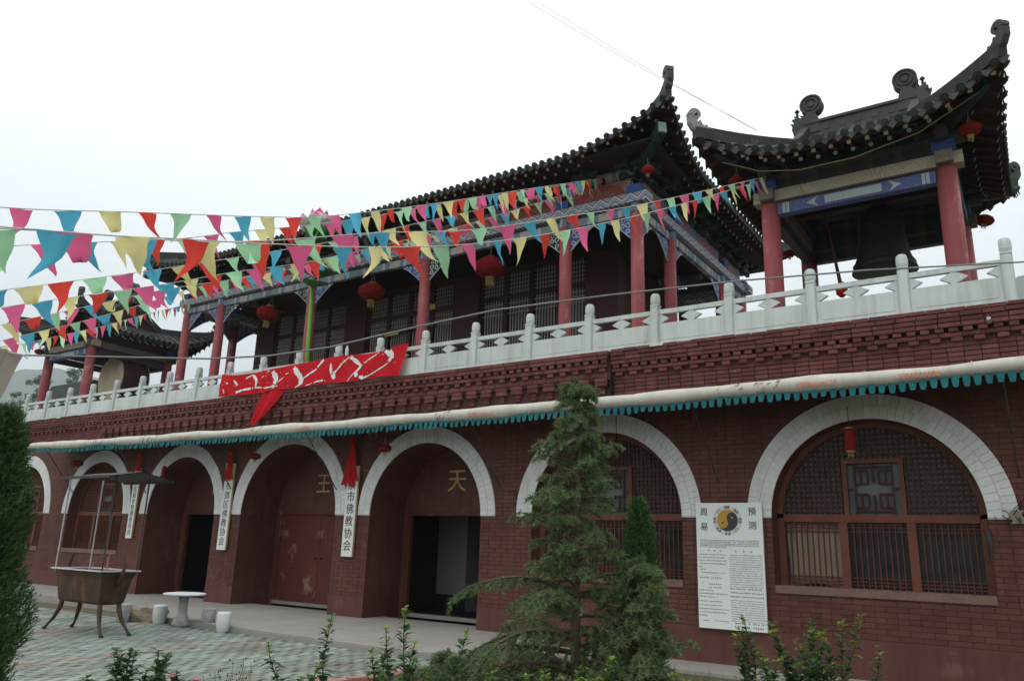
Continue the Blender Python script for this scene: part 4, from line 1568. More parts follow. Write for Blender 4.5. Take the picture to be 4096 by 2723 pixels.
# drum
drm = thing('big_drum', (-11.6, 2.2, 5.6), 'big round drum with pale skin standing inside the far pavilion', 'drum')
db = MB()
prof = [(.72, 0), (.80, .15), (.85, .45), (.80, .75), (.72, .9)]
vs_, fs_ = [], []
n = 28
for r_, yy in prof:
    for j in range(n):
        a = 2 * math.pi * j / n
        vs_.append((-11.2 + r_ * math.cos(a), 1.72 + yy, 6.45 + r_ * math.sin(a)))
for i in range(len(prof) - 1):
    for j in range(n):
        fs_.append((i * n + j, i * n + (j + 1) % n, (i + 1) * n + (j + 1) % n, (i + 1) * n + j))
db.add(vs_, fs_)
dbo = db.build('drum_shell', K['woodred'], drm, True)
for yy in (1.715, 2.625):
    MB().tube([(-11.2, yy - .012, 6.45), (-11.2, yy + .012, 6.45)], .725, 28).build('drum_head', K['drumskin'], drm)
sd = MB()
for sx in (-.45, .45):
    sd.bar((-11.2 + sx, 2.17, 4.79), (-11.2 + sx * .7, 2.17, 5.75), .1, .1, (0, 1, 0))
sd.bar((-11.75, 2.17, 5.5), (-10.65, 2.17, 5.5), .1, .12)
sd.build('drum_stand', K['woodred'], drm)

K['stain'] = M('brown_stain', (.20, .15, .11), .9, .3, 20)
K['steelpale'] = M('pale_bare_steel', (.50, .50, .48), .5, .15, 8)
K['stickred'] = M('incense_pink', (.50, .18, .14), .8, .2, 20)
# ================================================================== ROLLED AWNING
AWY = -1.0
aw = thing('rolled_awning', (1.3, AWY, 3.75), 'rolled cream canvas awning with scalloped teal valance running under the cornice', 'awning')
def awz(x):
    t_ = (x + 9.8) / 24.2
    return 3.712 + .085 * (abs(2 * t_ - 1.1)) ** 2.2 + .007 * math.sin(x * 1.9)
ab = MB()
AX0, AX1 = -9.85, 14.4
n = 120
path, rad = [], []
def awr(x):
    return .108 + .011 * math.sin(x * 2.3) + .006 * math.sin(x * 6.1 + 1) + (.011 if 8.9 < x < 10.0 else 0)
for i in range(n + 1):
    x = AX0 + (AX1 - AX0) * i / n
    path.append((x, AWY + .006 * math.sin(x * 3.1), awz(x)))
    rad.append(awr(x))
rad[0] = .06; rad[1] = .10
ab.tube(path, rad, 16)
ab.v = [(p[0], p[1], awz(p[0]) + (p[2] - awz(p[0])) * (.93 + .07 * math.sin(p[0] * 1.3))) for p in ab.v]
roll = ab.build('canvas_roll', K['awning'], aw, True)
for x in (-8.2, -5.6, -3.0, -.3, 2.4, 5.2, 7.4, 9.9, 12.05, 13.25):
    MB().tube([(x, AWY, awz(x)), (x + .010, AWY, awz(x))], awr(x) + .004, 16, False).build('canvas_seam', K['awning'], roll, True)
for x, txt in ((11.45, '13096509026'), (12.65, '13096509026'), (5.95, '13096509026'), (1.45, '13096509026'), (-2.4, '13096509026')):
    me = text_mesh('phone_number', txt, .098, K['redprint'], .002)
    inst('phone_number', me, roll, Matrix.Translation((x, AWY - awr(x) - .006, awz(x) - .024)) @ Matrix.Rotation(R(-10), 4, 'X') @ FACE)
st_ = random.Random(5)
for xc in (10.55, -.2, -4.0, -6.3, 5.35):
    b = MB()
    for k in range(14):
        x = xc + st_.uniform(-.45, .45)
        a0 = st_.uniform(-.9, .5); a1 = a0 + st_.uniform(.25, .8)
        rr = awr(x) + .002
        pts = [(x + st_.uniform(-.02, .02) + j * .008, AWY - rr * math.cos(a0 + (a1 - a0) * j / 4), awz(x) + rr * math.sin(a0 + (a1 - a0) * j / 4)) for j in range(5)]
        b.tube(pts, .0035, 4)
    b.build('drip_stain', K['stain'], roll)
vm = MB()
vm.add([(-.043, 0, .03), (.043, 0, .03), (.040, -.008, -.045), (.026, -.012, -.108), (-.026, -.012, -.108), (-.040, -.008, -.045)], [(0, 1, 2, 3, 4, 5)])
vme = vm.mesh('valance_tooth', K['teal'])
x = AX0 + .12
while x < AX1 - .05:
    inst('valance_tooth', vme, aw, Matrix.Translation((x, AWY - .055 + random.uniform(-.012, .008), awz(x) - .100)) @ Matrix.Rotation(random.uniform(-.12, .12), 4, 'Z') @ Matrix.Rotation(random.uniform(-.25, .15), 4, 'X') @ Matrix.Diagonal((1, 1, random.uniform(.92, 1.1), 1)))
    x += .1175
# canvas stretched from the wall to the roll, and the arms that hold it
cv = MB()
cv.grid(lambda u, v: (AX0 + .05 + (AX1 - AX0 - .1) * u, AWY * v + -.03 * (1 - v), 3.985 + (awz(AX0 + (AX1 - AX0) * u) - .02 - 3.985) * v - .03 * math.sin(math.pi * v)), 80, 6)
cv.build('stretched_canvas', K['awning'], aw, True)
for x0 in (-8.9, -5.4, -1.9, 1.5, 5.65, 9.68, 13.55):
    MB().tube([(x0, AWY, awz(x0) - .08), (x0 + .02, -.02, 2.55)], .011, 6).build('folding_arm', K['iron'], aw)
MB().tube([(AX0, -.03, 3.96), (AX1, -.03, 3.96)], .02, 6).build('wall_bar', K['iron'], aw)

# ================================================================== SIGNS ON THE FACADE
bd = thing('notice_board', (9.84, -.05, .45), 'white notice board with a yin yang emblem beside the nearest window', 'notice board')
BX0, BX1, BZ0, BZ1 = 9.35, 10.35, zs(-.845), zs(.59)
o = MB().box(BX0, BX1, -.06, -.025, BZ0, BZ1).build('board', K['whiteboard'], bd)
bw, bh = BX1 - BX0, BZ1 - BZ0
def bpos(fx, fz): return BX0 + fx * bw, BZ1 - fz * bh
FY = -.0615
def flat_poly(mb, pts, y):
    mb.add([(x, y, z_) for x, z_ in pts], [tuple(range(len(pts)))])
ex, ez = bpos(.485, .142)
er = .158
oct_ = MB(); flat_poly(oct_, [(ex + er * 1.42 * math.cos(R(22.5 + 45 * i)), ez + er * 1.42 * math.sin(R(22.5 + 45 * i))) for i in range(8)][::1], FY)
em = oct_.build('emblem', M('emblem_ground', (.58, .59, .56), .6, .05), bd)
gy = MB(); flat_poly(gy, [(ex + er * math.cos(2 * math.pi * i / 40), ez + er * math.sin(2 * math.pi * i / 40)) for i in range(40)], FY - .0015)
gy.build('emblem_gold', M('ochre_paint', (.42, .25, .04), .6, .1), em)
# dark half: right half-disc with an S boundary, tilted
dk = MB()
th = R(-62)
pts = [(er * math.cos(a), er * math.sin(a)) for a in [R(-90 + 180 * i / 20) for i in range(21)]]
pts += [(er / 2 * math.cos(R(90 + 180 * i / 14)), er / 2 + er / 2 * math.sin(R(90 + 180 * i / 14))) for i in range(1, 15)]
pts += [(er / 2 * math.cos(R(90 - 180 * i / 14)), -er / 2 + er / 2 * math.sin(R(90 - 180 * i / 14))) for i in range(1, 14)]
rp = [(ex + x * math.cos(th) - y * math.sin(th), ez + x * math.sin(th) + y * math.cos(th)) for x, y in pts]
# build as fan-safe ngon
flat_poly(dk, rp, FY - .003)
dk.build('emblem_dark', M('charcoal_paint', (.045, .045, .05), .6, .1), em)
dots = MB()
for (x, y, mt) in ((0, er / 2, 1), (0, -er / 2, 0)):
    cx_, cz_ = ex + x * math.cos(th) - y * math.sin(th), ez + x * math.sin(th) + y * math.cos(th)
    dots.m = mt
    flat_poly(dots, [(cx_ + .014 * math.cos(2 * math.pi * i / 12), cz_ + .014 * math.sin(2 * math.pi * i / 12)) for i in range(12)], FY - .0045)
dots.build('emblem_dot', [K['ink'], K['gold']], em)
tg = MB()
pat = [(1, 1, 1), (0, 1, 1), (0, 1, 0), (0, 0, 1), (0, 0, 0), (1, 0, 0), (1, 0, 1), (1, 1, 0)]
for i in range(8):
    a = R(90 + 45 * i)
    for j in range(3):
        rr = er * (1.12 + .10 * j)
        c = (ex + rr * math.cos(a), ez + rr * math.sin(a))
        tx, tz = -math.sin(a), math.cos(a)
        nx_, nz_ = math.cos(a), math.sin(a)
        segs = [(-.042, .042)] if pat[i][j] else [(-.042, -.008), (.008, .042)]
        tg.m = 1 if i in (1, 5) else 0
        for s0, s1 in segs:
            P = [(c[0] + tx * s + nx_ * w_, c[1] + tz * s + nz_ * w_) for s, w_ in ((s0, -.0045), (s1, -.0045), (s1, .0045), (s0, .0045))]
            flat_poly(tg, P, FY - .002)
tg.build('trigram', [K['ink'], K['gold']], em)
for ch, fx, fz in (('周', .125, .078), ('易', .125, .20), ('預', .855, .073), ('测', .855, .185)):
    x_, z_ = bpos(fx, fz)
    inst('lettering', text_mesh('lettering', ch, .125, K['ink'], .003), bd, Matrix.Translation((x_, FY - .001, z_)) @ FACE)
# rows of small hand-lettered characters, illegible at this distance
def scrib(mb, x0, x1, z_, h, rnd_, dens=1.0):
    x = x0
    while x < x1 - h * .5:
        if rnd_.random() < dens:
            for k in range(4):
                w_ = h * .10
                if k < 2:
                    zz = z_ + h * rnd_.uniform(-.42, .42); xa = x + h * rnd_.uniform(0, .2); xb = x + h * rnd_.uniform(.5, .85)
                    flat_poly(mb, [(xa, zz - w_), (xb, zz - w_), (xb, zz + w_), (xa, zz + w_)], FY - .001)
                else:
                    xx = x + h * rnd_.uniform(.1, .75); za = z_ - h * rnd_.uniform(.1, .45); zb = z_ + h * rnd_.uniform(.1, .45)
                    flat_poly(mb, [(xx - w_, za), (xx + w_, za), (xx + w_, zb), (xx - w_, zb)], FY - .001)
        x += h * 1.08
sr = random.Random(3)
sb = MB()
for i in range(5):
    scrib(sb, BX0 + .05, BX1 - .05 - (.5 if i == 4 else 0), bpos(0, .305 + .0135 * i)[1], .018, sr, .97)
for x_ in (.17, .26, .35): scrib(sb, BX0 + x_, BX0 + x_ + .03, bpos(0, .388)[1], .030, sr)
for x_ in (.58, .70, .81): scrib(sb, BX0 + x_, BX0 + x_ + .03, bpos(0, .388)[1], .030, sr)
rowsL = [(.42, .017, .04, .45), (.443, .017, .02, .45), (.468, .019, .02, .45), (.492, .019, .02, .45), (.52, .016, .02, .08), (.54, .018, .04, .13), (.565, .020, .06, .44), (.605, .026, .04, .38), (.645, .022, .06, .09), (.655, .020, .15, .36), (.682, .020, .15, .36), (.705, .017, .02, .24), (.73, .022, .02, .45), (.755, .020, .02, .30), (.79, .020, .02, .36), (.82, .018, .02, .36), (.85, .018, .02, .46), (.875, .018, .02, .42), (.90, .028, .02, .15), (.942, .028, .07, .17), (.938, .018, .24, .46)]
for fz, h, a, c in rowsL:
    scrib(sb, BX0 + a * bw, BX0 + c * bw, bpos(0, fz)[1], h, sr, .94)
fz = .42
while fz < .93:
    big = .67 < fz < .76
    h = .024 if big else .0155
    scrib(sb, BX0 + .49 * bw, BX0 + .97 * bw, bpos(0, fz)[1], h, sr, .95)
    fz += .030 if big else .0175
for fz in (.945, .972): scrib(sb, BX0 + .54 * bw, BX0 + .97 * bw, bpos(0, fz)[1], .030, sr, .85)
sb.build('small_text', M('grey_ink', (.11, .11, .115), .8, .3, 40), bd)

def plank_sign(name, x0, x1, ztop, zbot, txt, size, label):
    s = thing(name, ((x0 + x1) / 2, -.05, zbot), label, 'sign', 'vertical name planks on the piers')
    o = MB().box(x0, x1, -.075, -.03, zbot, ztop).build('plank', K['plank'], s)
    MB().box(x1 + .001, x1 + .012, -.07, -.03, zbot + .01, ztop - .01).build('plank_edge', K['plankedge'], s)
    n = len(txt)
    for i, ch in enumerate(txt):
        z_ = ztop - (i + .62) * (ztop - zbot - .06) / (n + .2)
        inst('lettering', text_mesh('lettering', ch, size, K['ink'], .003), s, Matrix.Translation(((x0 + x1) / 2, -.0775, z_)) @ FACE)
    return s
plank_sign('plank_sign', 1.86, 2.16, 3.02, 1.22, '阳泉市佛教协会', .225, 'white plank sign with black characters on the pier right of the closed red doors')
plank_sign('plank_sign', -2.16, -1.85, 3.20, 1.24, '阳泉市郊区佛教协会', .205, 'white plank sign with black characters on the pier left of the closed red doors')
plank_sign('plank_sign', -5.93, -5.68, 3.20, 1.42, '阳泉市圣泉寺管理委员会', .155, 'narrow white plank sign with black characters beside the far window, behind the censer canopy')

# red cloth bunches tied over the signs
def cloth_bunch(x, z0, z1, w0, w1, label, rnd_):
    s = thing('red_cloth_bunch', (x, -.1, z0), label, 'cloth', 'red cloths tied over the signs')
    for k in range(4):
        b = MB()
        xo = (k - 1.5) / 3 * w1
        yo = -.10 - .02 * (k % 2)
        zb = z0 + rnd_.uniform(0, .18)
        def fn(u, v):
            f = (1 - v)
            wd = (w0 * v + w1 * f) * .36
            return (x + xo * f * .75 + (u - .5) * wd + .015 * math.sin(v * 7 + k), yo - .018 * math.sin(u * 9 + k) * f - .02 * f, zb + (z1 - zb) * v - .05 * abs(u - .5) * f)
        b.grid(fn, 8, 8)
        b.build('cloth_fold', K['redcloth'], s, True)
    b = MB()
    b.lathe([(0, z1 - .08), (.06, z1 - .04), (.07, z1 + .02), (.04, z1 + .07), (0, z1 + .09)], x, -.11, 8)
    b.build('knot', K['redcloth'], s, True)
rb = random.Random(8)
cloth_bunch(1.98, 2.60, 3.55, .14, .46, 'red cloth bunch tied above the sign right of the closed red doors', rb)
cloth_bunch(-1.98, 2.80, 3.45, .12, .36, 'red cloth bunch tied above the sign left of the closed red doors', rb)
cloth_bunch(-5.75, 3.05, 3.55, .12, .32, 'red cloth bunch tied above the narrow sign by the far window', rb)

# ================================================================== LANTERNS
def lantern_meshes(kind):
    P = []
    if kind == 'round':
        b = MB()
        n = 24
        prof = [(.26 * 1, -.78), (.62, -.66), (.90, -.36), (1.0, 0), (.90, .36), (.62, .66), (.26, .78)]
        vs_, fs_ = [], []
        for r_, z_ in prof:
            for j in range(n):
                k = 1.0 if j % 2 == 0 else .955
                a = 2 * math.pi * j / n
                vs_.append((r_ * k * math.cos(a), r_ * k * math.sin(a), z_ * .92))
        for i in range(len(prof) - 1):
            for j in range(n):
                fs_.append((i * n + j, i * n + (j + 1) % n, (i + 1) * n + (j + 1) % n, (i + 1) * n + j))
        b.add(vs_, fs_)
        P.append(('paper_globe', b.mesh('paper_globe', K['lantern'])))
        P.append(('gold_cap', MB().lathe([(.27, .70), (.29, .74), (.29, .82), (.2, .84)], 0, 0, 14).mesh('gold_cap', K['lantern_gold'])))
        P.append(('gold_ring', MB().lathe([(.2, -.84), (.29, -.82), (.29, -.74), (.27, -.70)], 0, 0, 14).mesh('gold_ring', K['lantern_gold'])))
        P.append(('wire', MB().tube([(-.25, 0, .8), (0, 0, 1.6), (.25, 0, .8)], .018, 5).tube([(0, 0, 1.6), (0, 0, 2.4)], .014, 5).mesh('wire', K['string'])))
        b = MB()
        for j in range(10):
            a = 2 * math.pi * j / 10
            b.tube([(.2 * math.cos(a), .2 * math.sin(a), -.82), (.22 * math.cos(a), .22 * math.sin(a), -1.30)], .03, 4)
        P.append(('tassel', b.mesh('tassel', K['lantern_gold'])))
    else:
        P.append(('paper_tube', MB().lathe([(.5, -1.0), (.62, -.8), (.68, 0), (.62, .8), (.5, 1.0)], 0, 0, 16).mesh('paper_tube', K['lantern'])))
        P.append(('gold_cap', MB().lathe([(.50, 1.0), (.56, 1.03), (.5, 1.14), (.3, 1.15)], 0, 0, 14).mesh('gold_cap', K['lantern_gold'])))
        P.append(('gold_ring', MB().lathe([(.3, -1.15), (.5, -1.14), (.56, -1.03), (.5, -1.0)], 0, 0, 14).mesh('gold_ring', K['lantern_gold'])))
        P.append(('wire', MB().tube([(-.3, 0, 1.1), (-.3, 0, 3.1)], .03, 5).tube([(.3, 0, 1.1), (.3, 0, 3.1)], .03, 5).mesh('wire', K['iron'])))
        b = MB()
        for j in range(8):
            a = 2 * math.pi * j / 8
            b.tube([(.3 * math.cos(a), .3 * math.sin(a), -1.12), (.3 * math.cos(a), .3 * math.sin(a), -1.6)], .035, 4)
        P.append(('tassel', b.mesh('tassel', K['lantern_gold'])))
    return P
LM = {k: lantern_meshes(k) for k in ('round', 'tube')}
def lantern(kind, loc, r_, label, group, tilt=0.0, squash=1.0):
    e = local_thing('lantern', loc, label, 'lantern', group)
    e.scale = (r_, r_, r_ * squash)
    e.rotation_euler = (0, tilt, random.uniform(0, 3))
    for nm, me in LM[kind]:
        c = bpy.data.objects.new(nm, me)
        col.objects.link(c)
        c.parent = e
    return e
LG = 'red lanterns hung about the temple'
lantern('round', (3.72, 2.1, 7.76), .385, 'largest round red lantern, under the hall beam on the right', LG, .03, .86)
lantern('round', (0.02, 2.05, 7.74), .365, 'round red lantern under the middle of the hall veranda', LG, -.03, .86)
lantern('round', (-4.0, 2.05, 7.72), .345, 'faded red lantern under the left end of the hall veranda', LG, .12, .9)
lantern('round', (8.18, 1.0, 8.62), .13, 'small red lantern under the near upturned corner of the hall roof', LG, 0, .85)
lantern('round', (13.53, .25, 7.55), .155, 'red lantern under the right front eave corner of the bell pavilion', LG, 0, .86)
lantern('round', (10.13, .2, 7.55), .135, 'red lantern under the left front eave corner of the bell pavilion', LG, 0, .86)
lantern('round', (13.50, 3.7, 7.45), .165, 'small red lantern against the sky right of the bell pavilion', LG, .25, .72)
lantern('round', (10.12, 3.5, 7.38), .12, 'dark small lantern behind the left column of the bell pavilion', LG, 0, .8)
lantern('round', (-13.0, .2, 7.2), .15, 'small dark lantern under the far front corner of the drum pavilion', LG, 0, .8)
lantern('round', (-.70, -.42, 3.28), .125, 'red lantern left of the closed red doors under the awning', LG, 0, .78)
lantern('round', (3.18, -.42, 3.30), .135, 'red lantern above the left side of the open doorway under the awning', LG, 0, .80)
lantern('round', (7.13, -.42, 3.35), .125, 'red lantern half hidden behind the cedar top', LG, 0, .8)
lantern('round', (-8.23, -.42, 3.36), .16, 'red lantern left of the far window under the awning', LG, 0, .8)
lantern('tube', (11.69, -.40, 3.06), .11, 'tall cylindrical red lantern with gold rims before the nearest window arch', LG, 0, 1.35)
lantern('tube', (-4.13, -.40, 3.02), .085, 'small cylindrical red lantern by the far doorway arch', LG, 0, 1.6)

# ================================================================== RED BANNER ON THE BALUSTRADE
bn = thing('red_banner', (.4, -.24, 4.8), 'red cloth banner with splashed white brush marks draped over the balustrade', 'banner')
b = MB()
def bfn(u, v):
    x = -2.57 + 6.0 * u - .18 * (1 - v) * u
    sag = -.09 * math.sin(math.pi * min(1, u * 2.3)) * v if u < .43 else 0
    zt = 5.37 + .05 * (u > .93) - .02 * math.sin(u * 17) + sag
    zb = 4.80 + .05 * (1 - u) * 0 + .015 * math.sin(u * 23) - .06 * math.sin(math.pi * min(1, u / .4)) * (u < .4) * .3
    dv = .012 * math.sin(u * 60 + v * 8) * (1 - v) + .010 * math.sin(u * 31 - v * 5)
    return (x, -.225 + dv - .02 * (1 - v), zb + (zt - zb) * v)
b.grid(bfn, 90, 12)
bo = b.build('banner_cloth', K['banner'], bn, True)
# white brush strokes laid on the cloth
br = MB()
def stroke(pts, w0, w1, rnd_):
    n = 14
    prev = None
    for i in range(n + 1):
        t_ = i / n
        k = t_ * (len(pts) - 1)
        j = min(int(k), len(pts) - 2)
        f = k - j
        u = pts[j][0] + (pts[j + 1][0] - pts[j][0]) * f
        v = pts[j][1] + (pts[j + 1][1] - pts[j][1]) * f
        w_ = (w0 + (w1 - w0) * t_) * rnd_.uniform(.55, 1.25)
        du, dv = pts[j + 1][0] - pts[j][0], (pts[j + 1][1] - pts[j][1]) * .095
        l_ = math.hypot(du, dv) or 1
        a = bfn(u - dv / l_ * w_, v + du / l_ * w_ / .095)
        c = bfn(u + dv / l_ * w_, v - du / l_ * w_ / .095)
        cur = ((a[0], a[1] - .012, a[2]), (c[0], c[1] - .012, c[2]))
        if prev and rnd_.random() < .93:
            br.add([prev[0], cur[0], cur[1], prev[1]], [(0, 1, 2, 3)])
        prev = cur
rk = random.Random(4)
S_ = [([(.90, .97), (.945, .70), (.93, .52)], .011, .012), ([(.93, .5), (.88, .2), (.83, .04)], .003, .004),
      ([(.735, .92), (.80, .55), (.78, .25), (.83, .02)], .009, .006), ([(.79, .5), (.84, .8), (.87, .95)], .004, .003),
      ([(.79, .4), (.76, .15), (.75, .02)], .003, .003), ([(.64, .75), (.655, .40), (.68, .15)], .004, .011), ([(.67, .35), (.70, .70), (.73, .92)], .006, .003),
      ([(.44, .86), (.49, .40), (.50, .12)], .013, .013), ([(.50, .35), (.56, .6), (.595, .95)], .005, .006), ([(.50, .15), (.47, .02)], .006, .003),
      ([(.32, .85), (.35, .45), (.34, .10)], .012, .014), ([(.35, .2), (.39, .5)], .003, .004), ([(.15, .72), (.20, .90), (.235, .55), (.235, .2)], .006, .007),
      ([(.235, .25), (.29, .15), (.37, .14)], .004, .003), ([(.11, .12), (.17, .22), (.22, .24)], .006, .005), ([(.09, .70), (.115, .45)], .005, .008), ([(.03, .30), (.035, .12)], .005, .004),
      ([(.04, .6), (.055, .55)], .005, .004), ([(.53, .04), (.62, .12)], .003, .004), ([(.40, .62), (.415, .66)], .003, .003), ([(.26, .65), (.275, .7)], .003, .003), ([(.29, .88), (.30, .92)], .004, .004)]
for p_, w0, w1 in S_: stroke(p_, w0 * .8, w1 * .8, rk)
for k in range(60):
    u, v = rk.uniform(.02, .97), rk.uniform(.03, .95)
    r_ = rk.uniform(.004, .014)
    a = bfn(u, v)
    br.add([(a[0] + r_ * math.cos(q) , a[1] - .012, a[2] + r_ * math.sin(q)) for q in (0, 1.3, 2.6, 3.9, 5.2)], [(0, 1, 2, 3, 4)])
br.build('brush_mark', M('white_paint_splash', (.66, .68, .66), .8, .12, 12), bo)
b = MB()
b.grid(lambda u, v: (-.90 + (.72 * u) * (v ** .8) + (1 - v) * (-.30 + .10 * u), -.235 - .03 * math.sin(u * 9 + v * 3) - .05 * (1 - v), 4.80 - .74 * (1 - v) - .06 * u * (1 - v)), 10, 14)
b.build('hanging_tail', K['banner'], bn, True)

# bottle left on the rail
bt_ = thing('plastic_bottle', (1.51, -.06, 5.405), 'small pale plastic bottle standing on the balustrade rail', 'bottle')
MB().lathe([(.033, 5.405), (.037, 5.42), (.037, 5.56), (.030, 5.60), (.015, 5.625), (.015, 5.65)], 1.51, -.06, 12).build('bottle_body', K['plastic'], bt_, True)
MB().lathe([(.018, 5.65), (.018, 5.68)], 1.51, -.06, 10).build('cap', K['redcloth'], bt_)

# ================================================================== LOTUS LAMP POST
lp = thing('lotus_lamp_post', (-.30, .45, 4.79), 'bright green lamp post topped with a pink and white lotus flower', 'lamp post')
MB().tube([(-.30, .45, 4.79), (-.36, .45, 6.2), (-.43, .46, 7.7), (-.44, .47, 8.75)], [.055, .05, .045, .035], 12).build('post', K['polegreen'], lp, True)
def lotus_leaf(P, dirv, size):
    b = MB()
    d = Vector(dirv).normalized()
    sd_ = d.cross(Vector((0, 0, 1))).normalized()
    up = sd_.cross(d)
    def fn(u, v):
        w_ = math.sin(math.pi * min(1, u * .92 + .08)) ** .7 * size * .55
        return Vector(P) + d * (u * size) + sd_ * ((v - .5) * 2 * w_) + up * (-.25 * size * u * u + .18 * size * abs(v - .5))
    b.grid(fn, 8, 6)
    b.build('lotus_leaf', K['lotusleaf'], lp, True)
lotus_leaf((-.42, .44, 7.75), (.2, -.6, .55), .52)
lotus_leaf((-.40, .44, 7.45), (.8, -.4, .15), .60)
lotus_leaf((-.40, .44, 7.70), (1, .1, .5), .55)
lotus_leaf((-.43, .45, 8.45), (.7, -.6, .3), .6)
lotus_leaf((-.43, .45, 8.35), (-.6, -.7, .2), .55)
lotus_leaf((-.43, .45, 8.30), (.4, -.9, -.1), .5)
MB().lathe([(.05, 8.72), (.28, 8.85), (.36, 8.98), (.30, 9.05)], -.44, .47, 16).build('calyx', K['lotusleaf'], lp, True)
for ring, (nn, r0, tilt, hgt) in enumerate(((6, .16, .90, .62), (8, .24, .42, .58))):
    for k in range(nn):
        a = 2 * math.pi * (k + .5 * ring) / nn + .3
        b = MB()
        c, s = math.cos(a), math.sin(a)
        def pf(u, v):
            w_ = math.sin(math.pi * min(.999, .18 + .82 * u)) ** .8 * .21
            rad_ = r0 + math.sin(u * 2.0) * hgt * (1 - tilt) * .75
            zz = 8.95 + u * hgt * (tilt * .75 + .25)
            off = (v - .5) * 2 * w_
            return (-.44 + c * rad_ - s * off, .47 + s * rad_ + c * off, zz - .10 * (abs(v - .5) * 2) ** 2 * .5)
        nu, nv = 8, 4
        for iu in range(nu):
            b.m = 1 if iu >= nu - 2 else 0
            for iv in range(nv):
                b.add([pf(iu / nu, iv / nv), pf((iu + 1) / nu, iv / nv), pf((iu + 1) / nu, (iv + 1) / nv), pf(iu / nu, (iv + 1) / nv)], [(0, 1, 2, 3)])
        b.build('petal', [K['petalwhite'], K['petalpink']], lp, True)

# ================================================================== BUNTING
ST = {
  'A':[(7.81, -9.69, 3.69), (7.77, -9.23, 3.85), (7.71, -8.55, 4.11), (7.59, -7.08, 4.66), (7.52, -6.22, 5.02), (7.35, -4.27, 5.99), (7.14, -1.84, 7.26), (6.84, 1.62, 9.05)],
  'B':[(9.52, -10.26, 2.97), (9.58, -9.66, 3.12), (9.62, -9.27, 3.23), (9.66, -8.84, 3.35), (9.69, -8.56, 3.43), (9.77, -7.74, 3.68), (9.88, -6.6, 4.09), (10.04, -4.98, 4.81), (10.25, -2.8, 5.89), (10.57, 0.45, 7.60)],
  'B2':[(9.04, -10.09, 3.12), (9.11, -9.65, 3.24), (9.15, -9.32, 3.32), (9.22, -8.85, 3.44), (9.31, -8.27, 3.64), (9.44, -7.42, 3.98), (9.61, -6.25, 4.41), (9.8, -4.95, 5.0), (10.05, -3.31, 5.76), (10.61, 0.45, 7.64)],
  'C':[(6.6, -9.21, 3.78), (6.62, -8.46, 4.08), (6.64, -7.43, 4.49), (6.65, -6.76, 4.81), (6.67, -5.94, 5.18), (6.69, -4.81, 5.73), (6.72, -3.03, 6.67), (6.82, 1.62, 9.02)],
  'D':[(5.03, -8.56, 3.81), (5.27, -7.2, 4.41), (5.37, -6.63, 4.67), (5.55, -5.65, 5.13), (5.74, -4.57, 5.65), (5.87, -3.81, 6.05), (6.14, -2.29, 6.86), (6.42, -0.75, 7.7), (6.86, 1.62, 9.0)],
  'E':[(3.82, -8.08, 3.93), (4.15, -7.03, 4.38), (4.42, -6.16, 4.75), (4.68, -5.32, 5.14), (4.98, -4.37, 5.54), (5.4, -3.01, 6.24), (5.91, -1.37, 7.14), (6.88, 1.62, 8.95)],
  'F':[(2.05, -7.38, 4.1), (2.11, -7.11, 4.24), (2.34, -6.12, 4.75), (2.59, -5.05, 5.3), (2.86, -3.89, 5.8), (3.11, -2.82, 6.32), (3.52, -1.05, 7.22), (4.17, 1.62, 8.75)],
  'G':[(0.19, -6.64, 4.25), (0.19, -6.3, 4.44), (0.2, -5.02, 5.12), (0.21, -3.98, 5.73), (0.22, -3.05, 6.31), (0.23, -1.67, 7.02), (0.25, 1.62, 8.75)],
  'H':[(-2.15, -5.75, 4.68), (-2.96, -4.56, 5.19), (-3.68, -3.5, 5.72), (-4.64, -2.09, 6.43), (-5.68, -0.55, 7.27), (-7.24, 1.62, 8.38)]}
INFO = {'A': ('topmost string of pennants crossing the white sky to the hall corner', .285, .345, 0),
        'B': ('string of the largest pennants, lowest one ending at the bell pavilion', .27, .375, 1),
        'B2': ('string of pennants just above the largest ones, ending at the bell pavilion', .29, .40, 0),
        'C': ('second string of pennants below the topmost one, ending at the hall corner', .30, .34, 4),
        'D': ('third string of pennants down the left edge, rising to the hall corner', .31, .34, 1),
        'E': ('fourth string of pennants down the left edge, rising to the hall corner', .31, .31, 4),
        'F': ('fifth string of pennants down the left edge, ending at the right hall bay', .29, .27, 0),
        'G': ('string of pennants rising before the drum pavilion to the middle of the hall', .30, .26, 2),
        'H': ('lowest and farthest string of small pennants, ending at the left hall corner', .30, .27, 3)}
fr = random.Random(21)
def flag_mesh(w_, h_, style):
    b = MB()
    tw, cu_, fo = fr.uniform(-.9, .9), fr.uniform(-.5, .5), fr.uniform(-.35, .35)
    skew = fr.uniform(-.35, .45)
    lift = 0
    if style == 1: lift = fr.uniform(.5, 1.0)      # blown up and folded back
    if style == 2: skew = fr.choice((-1, 1)) * fr.uniform(.6, 1.1)
    nu, nv = 5, 8
    def fn(u, v):
        # v 0 at the string, 1 at the tip
        half = w_ / 2 * (1 - v) * (1 - .12 * math.sin(v * 3))
        x = (u - .5) * 2 * half + skew * h_ * v * v * .5
        yy = .10 * w_ * math.sin(u * 4 + cu_ * 6) * (1 - v) * 1.4 + cu_ * h_ * v * v * .7
        zz = -h_ * v * (1 - .12 * v * abs(skew))
        if lift and v > .45:
            k = (v - .45) / .55
            zz += h_ * k * k * lift * .8
            yy -= h_ * .30 * k * lift
        a = tw * v * 1.1
        x2, y2 = x * math.cos(a) - yy * math.sin(a), x * math.sin(a) + yy * math.cos(a)
        return (x2 + .04 * w_ * math.sin(v * 9 + tw), y2, zz)
    b.grid(fn, nu, nv)
    return b
variants = []
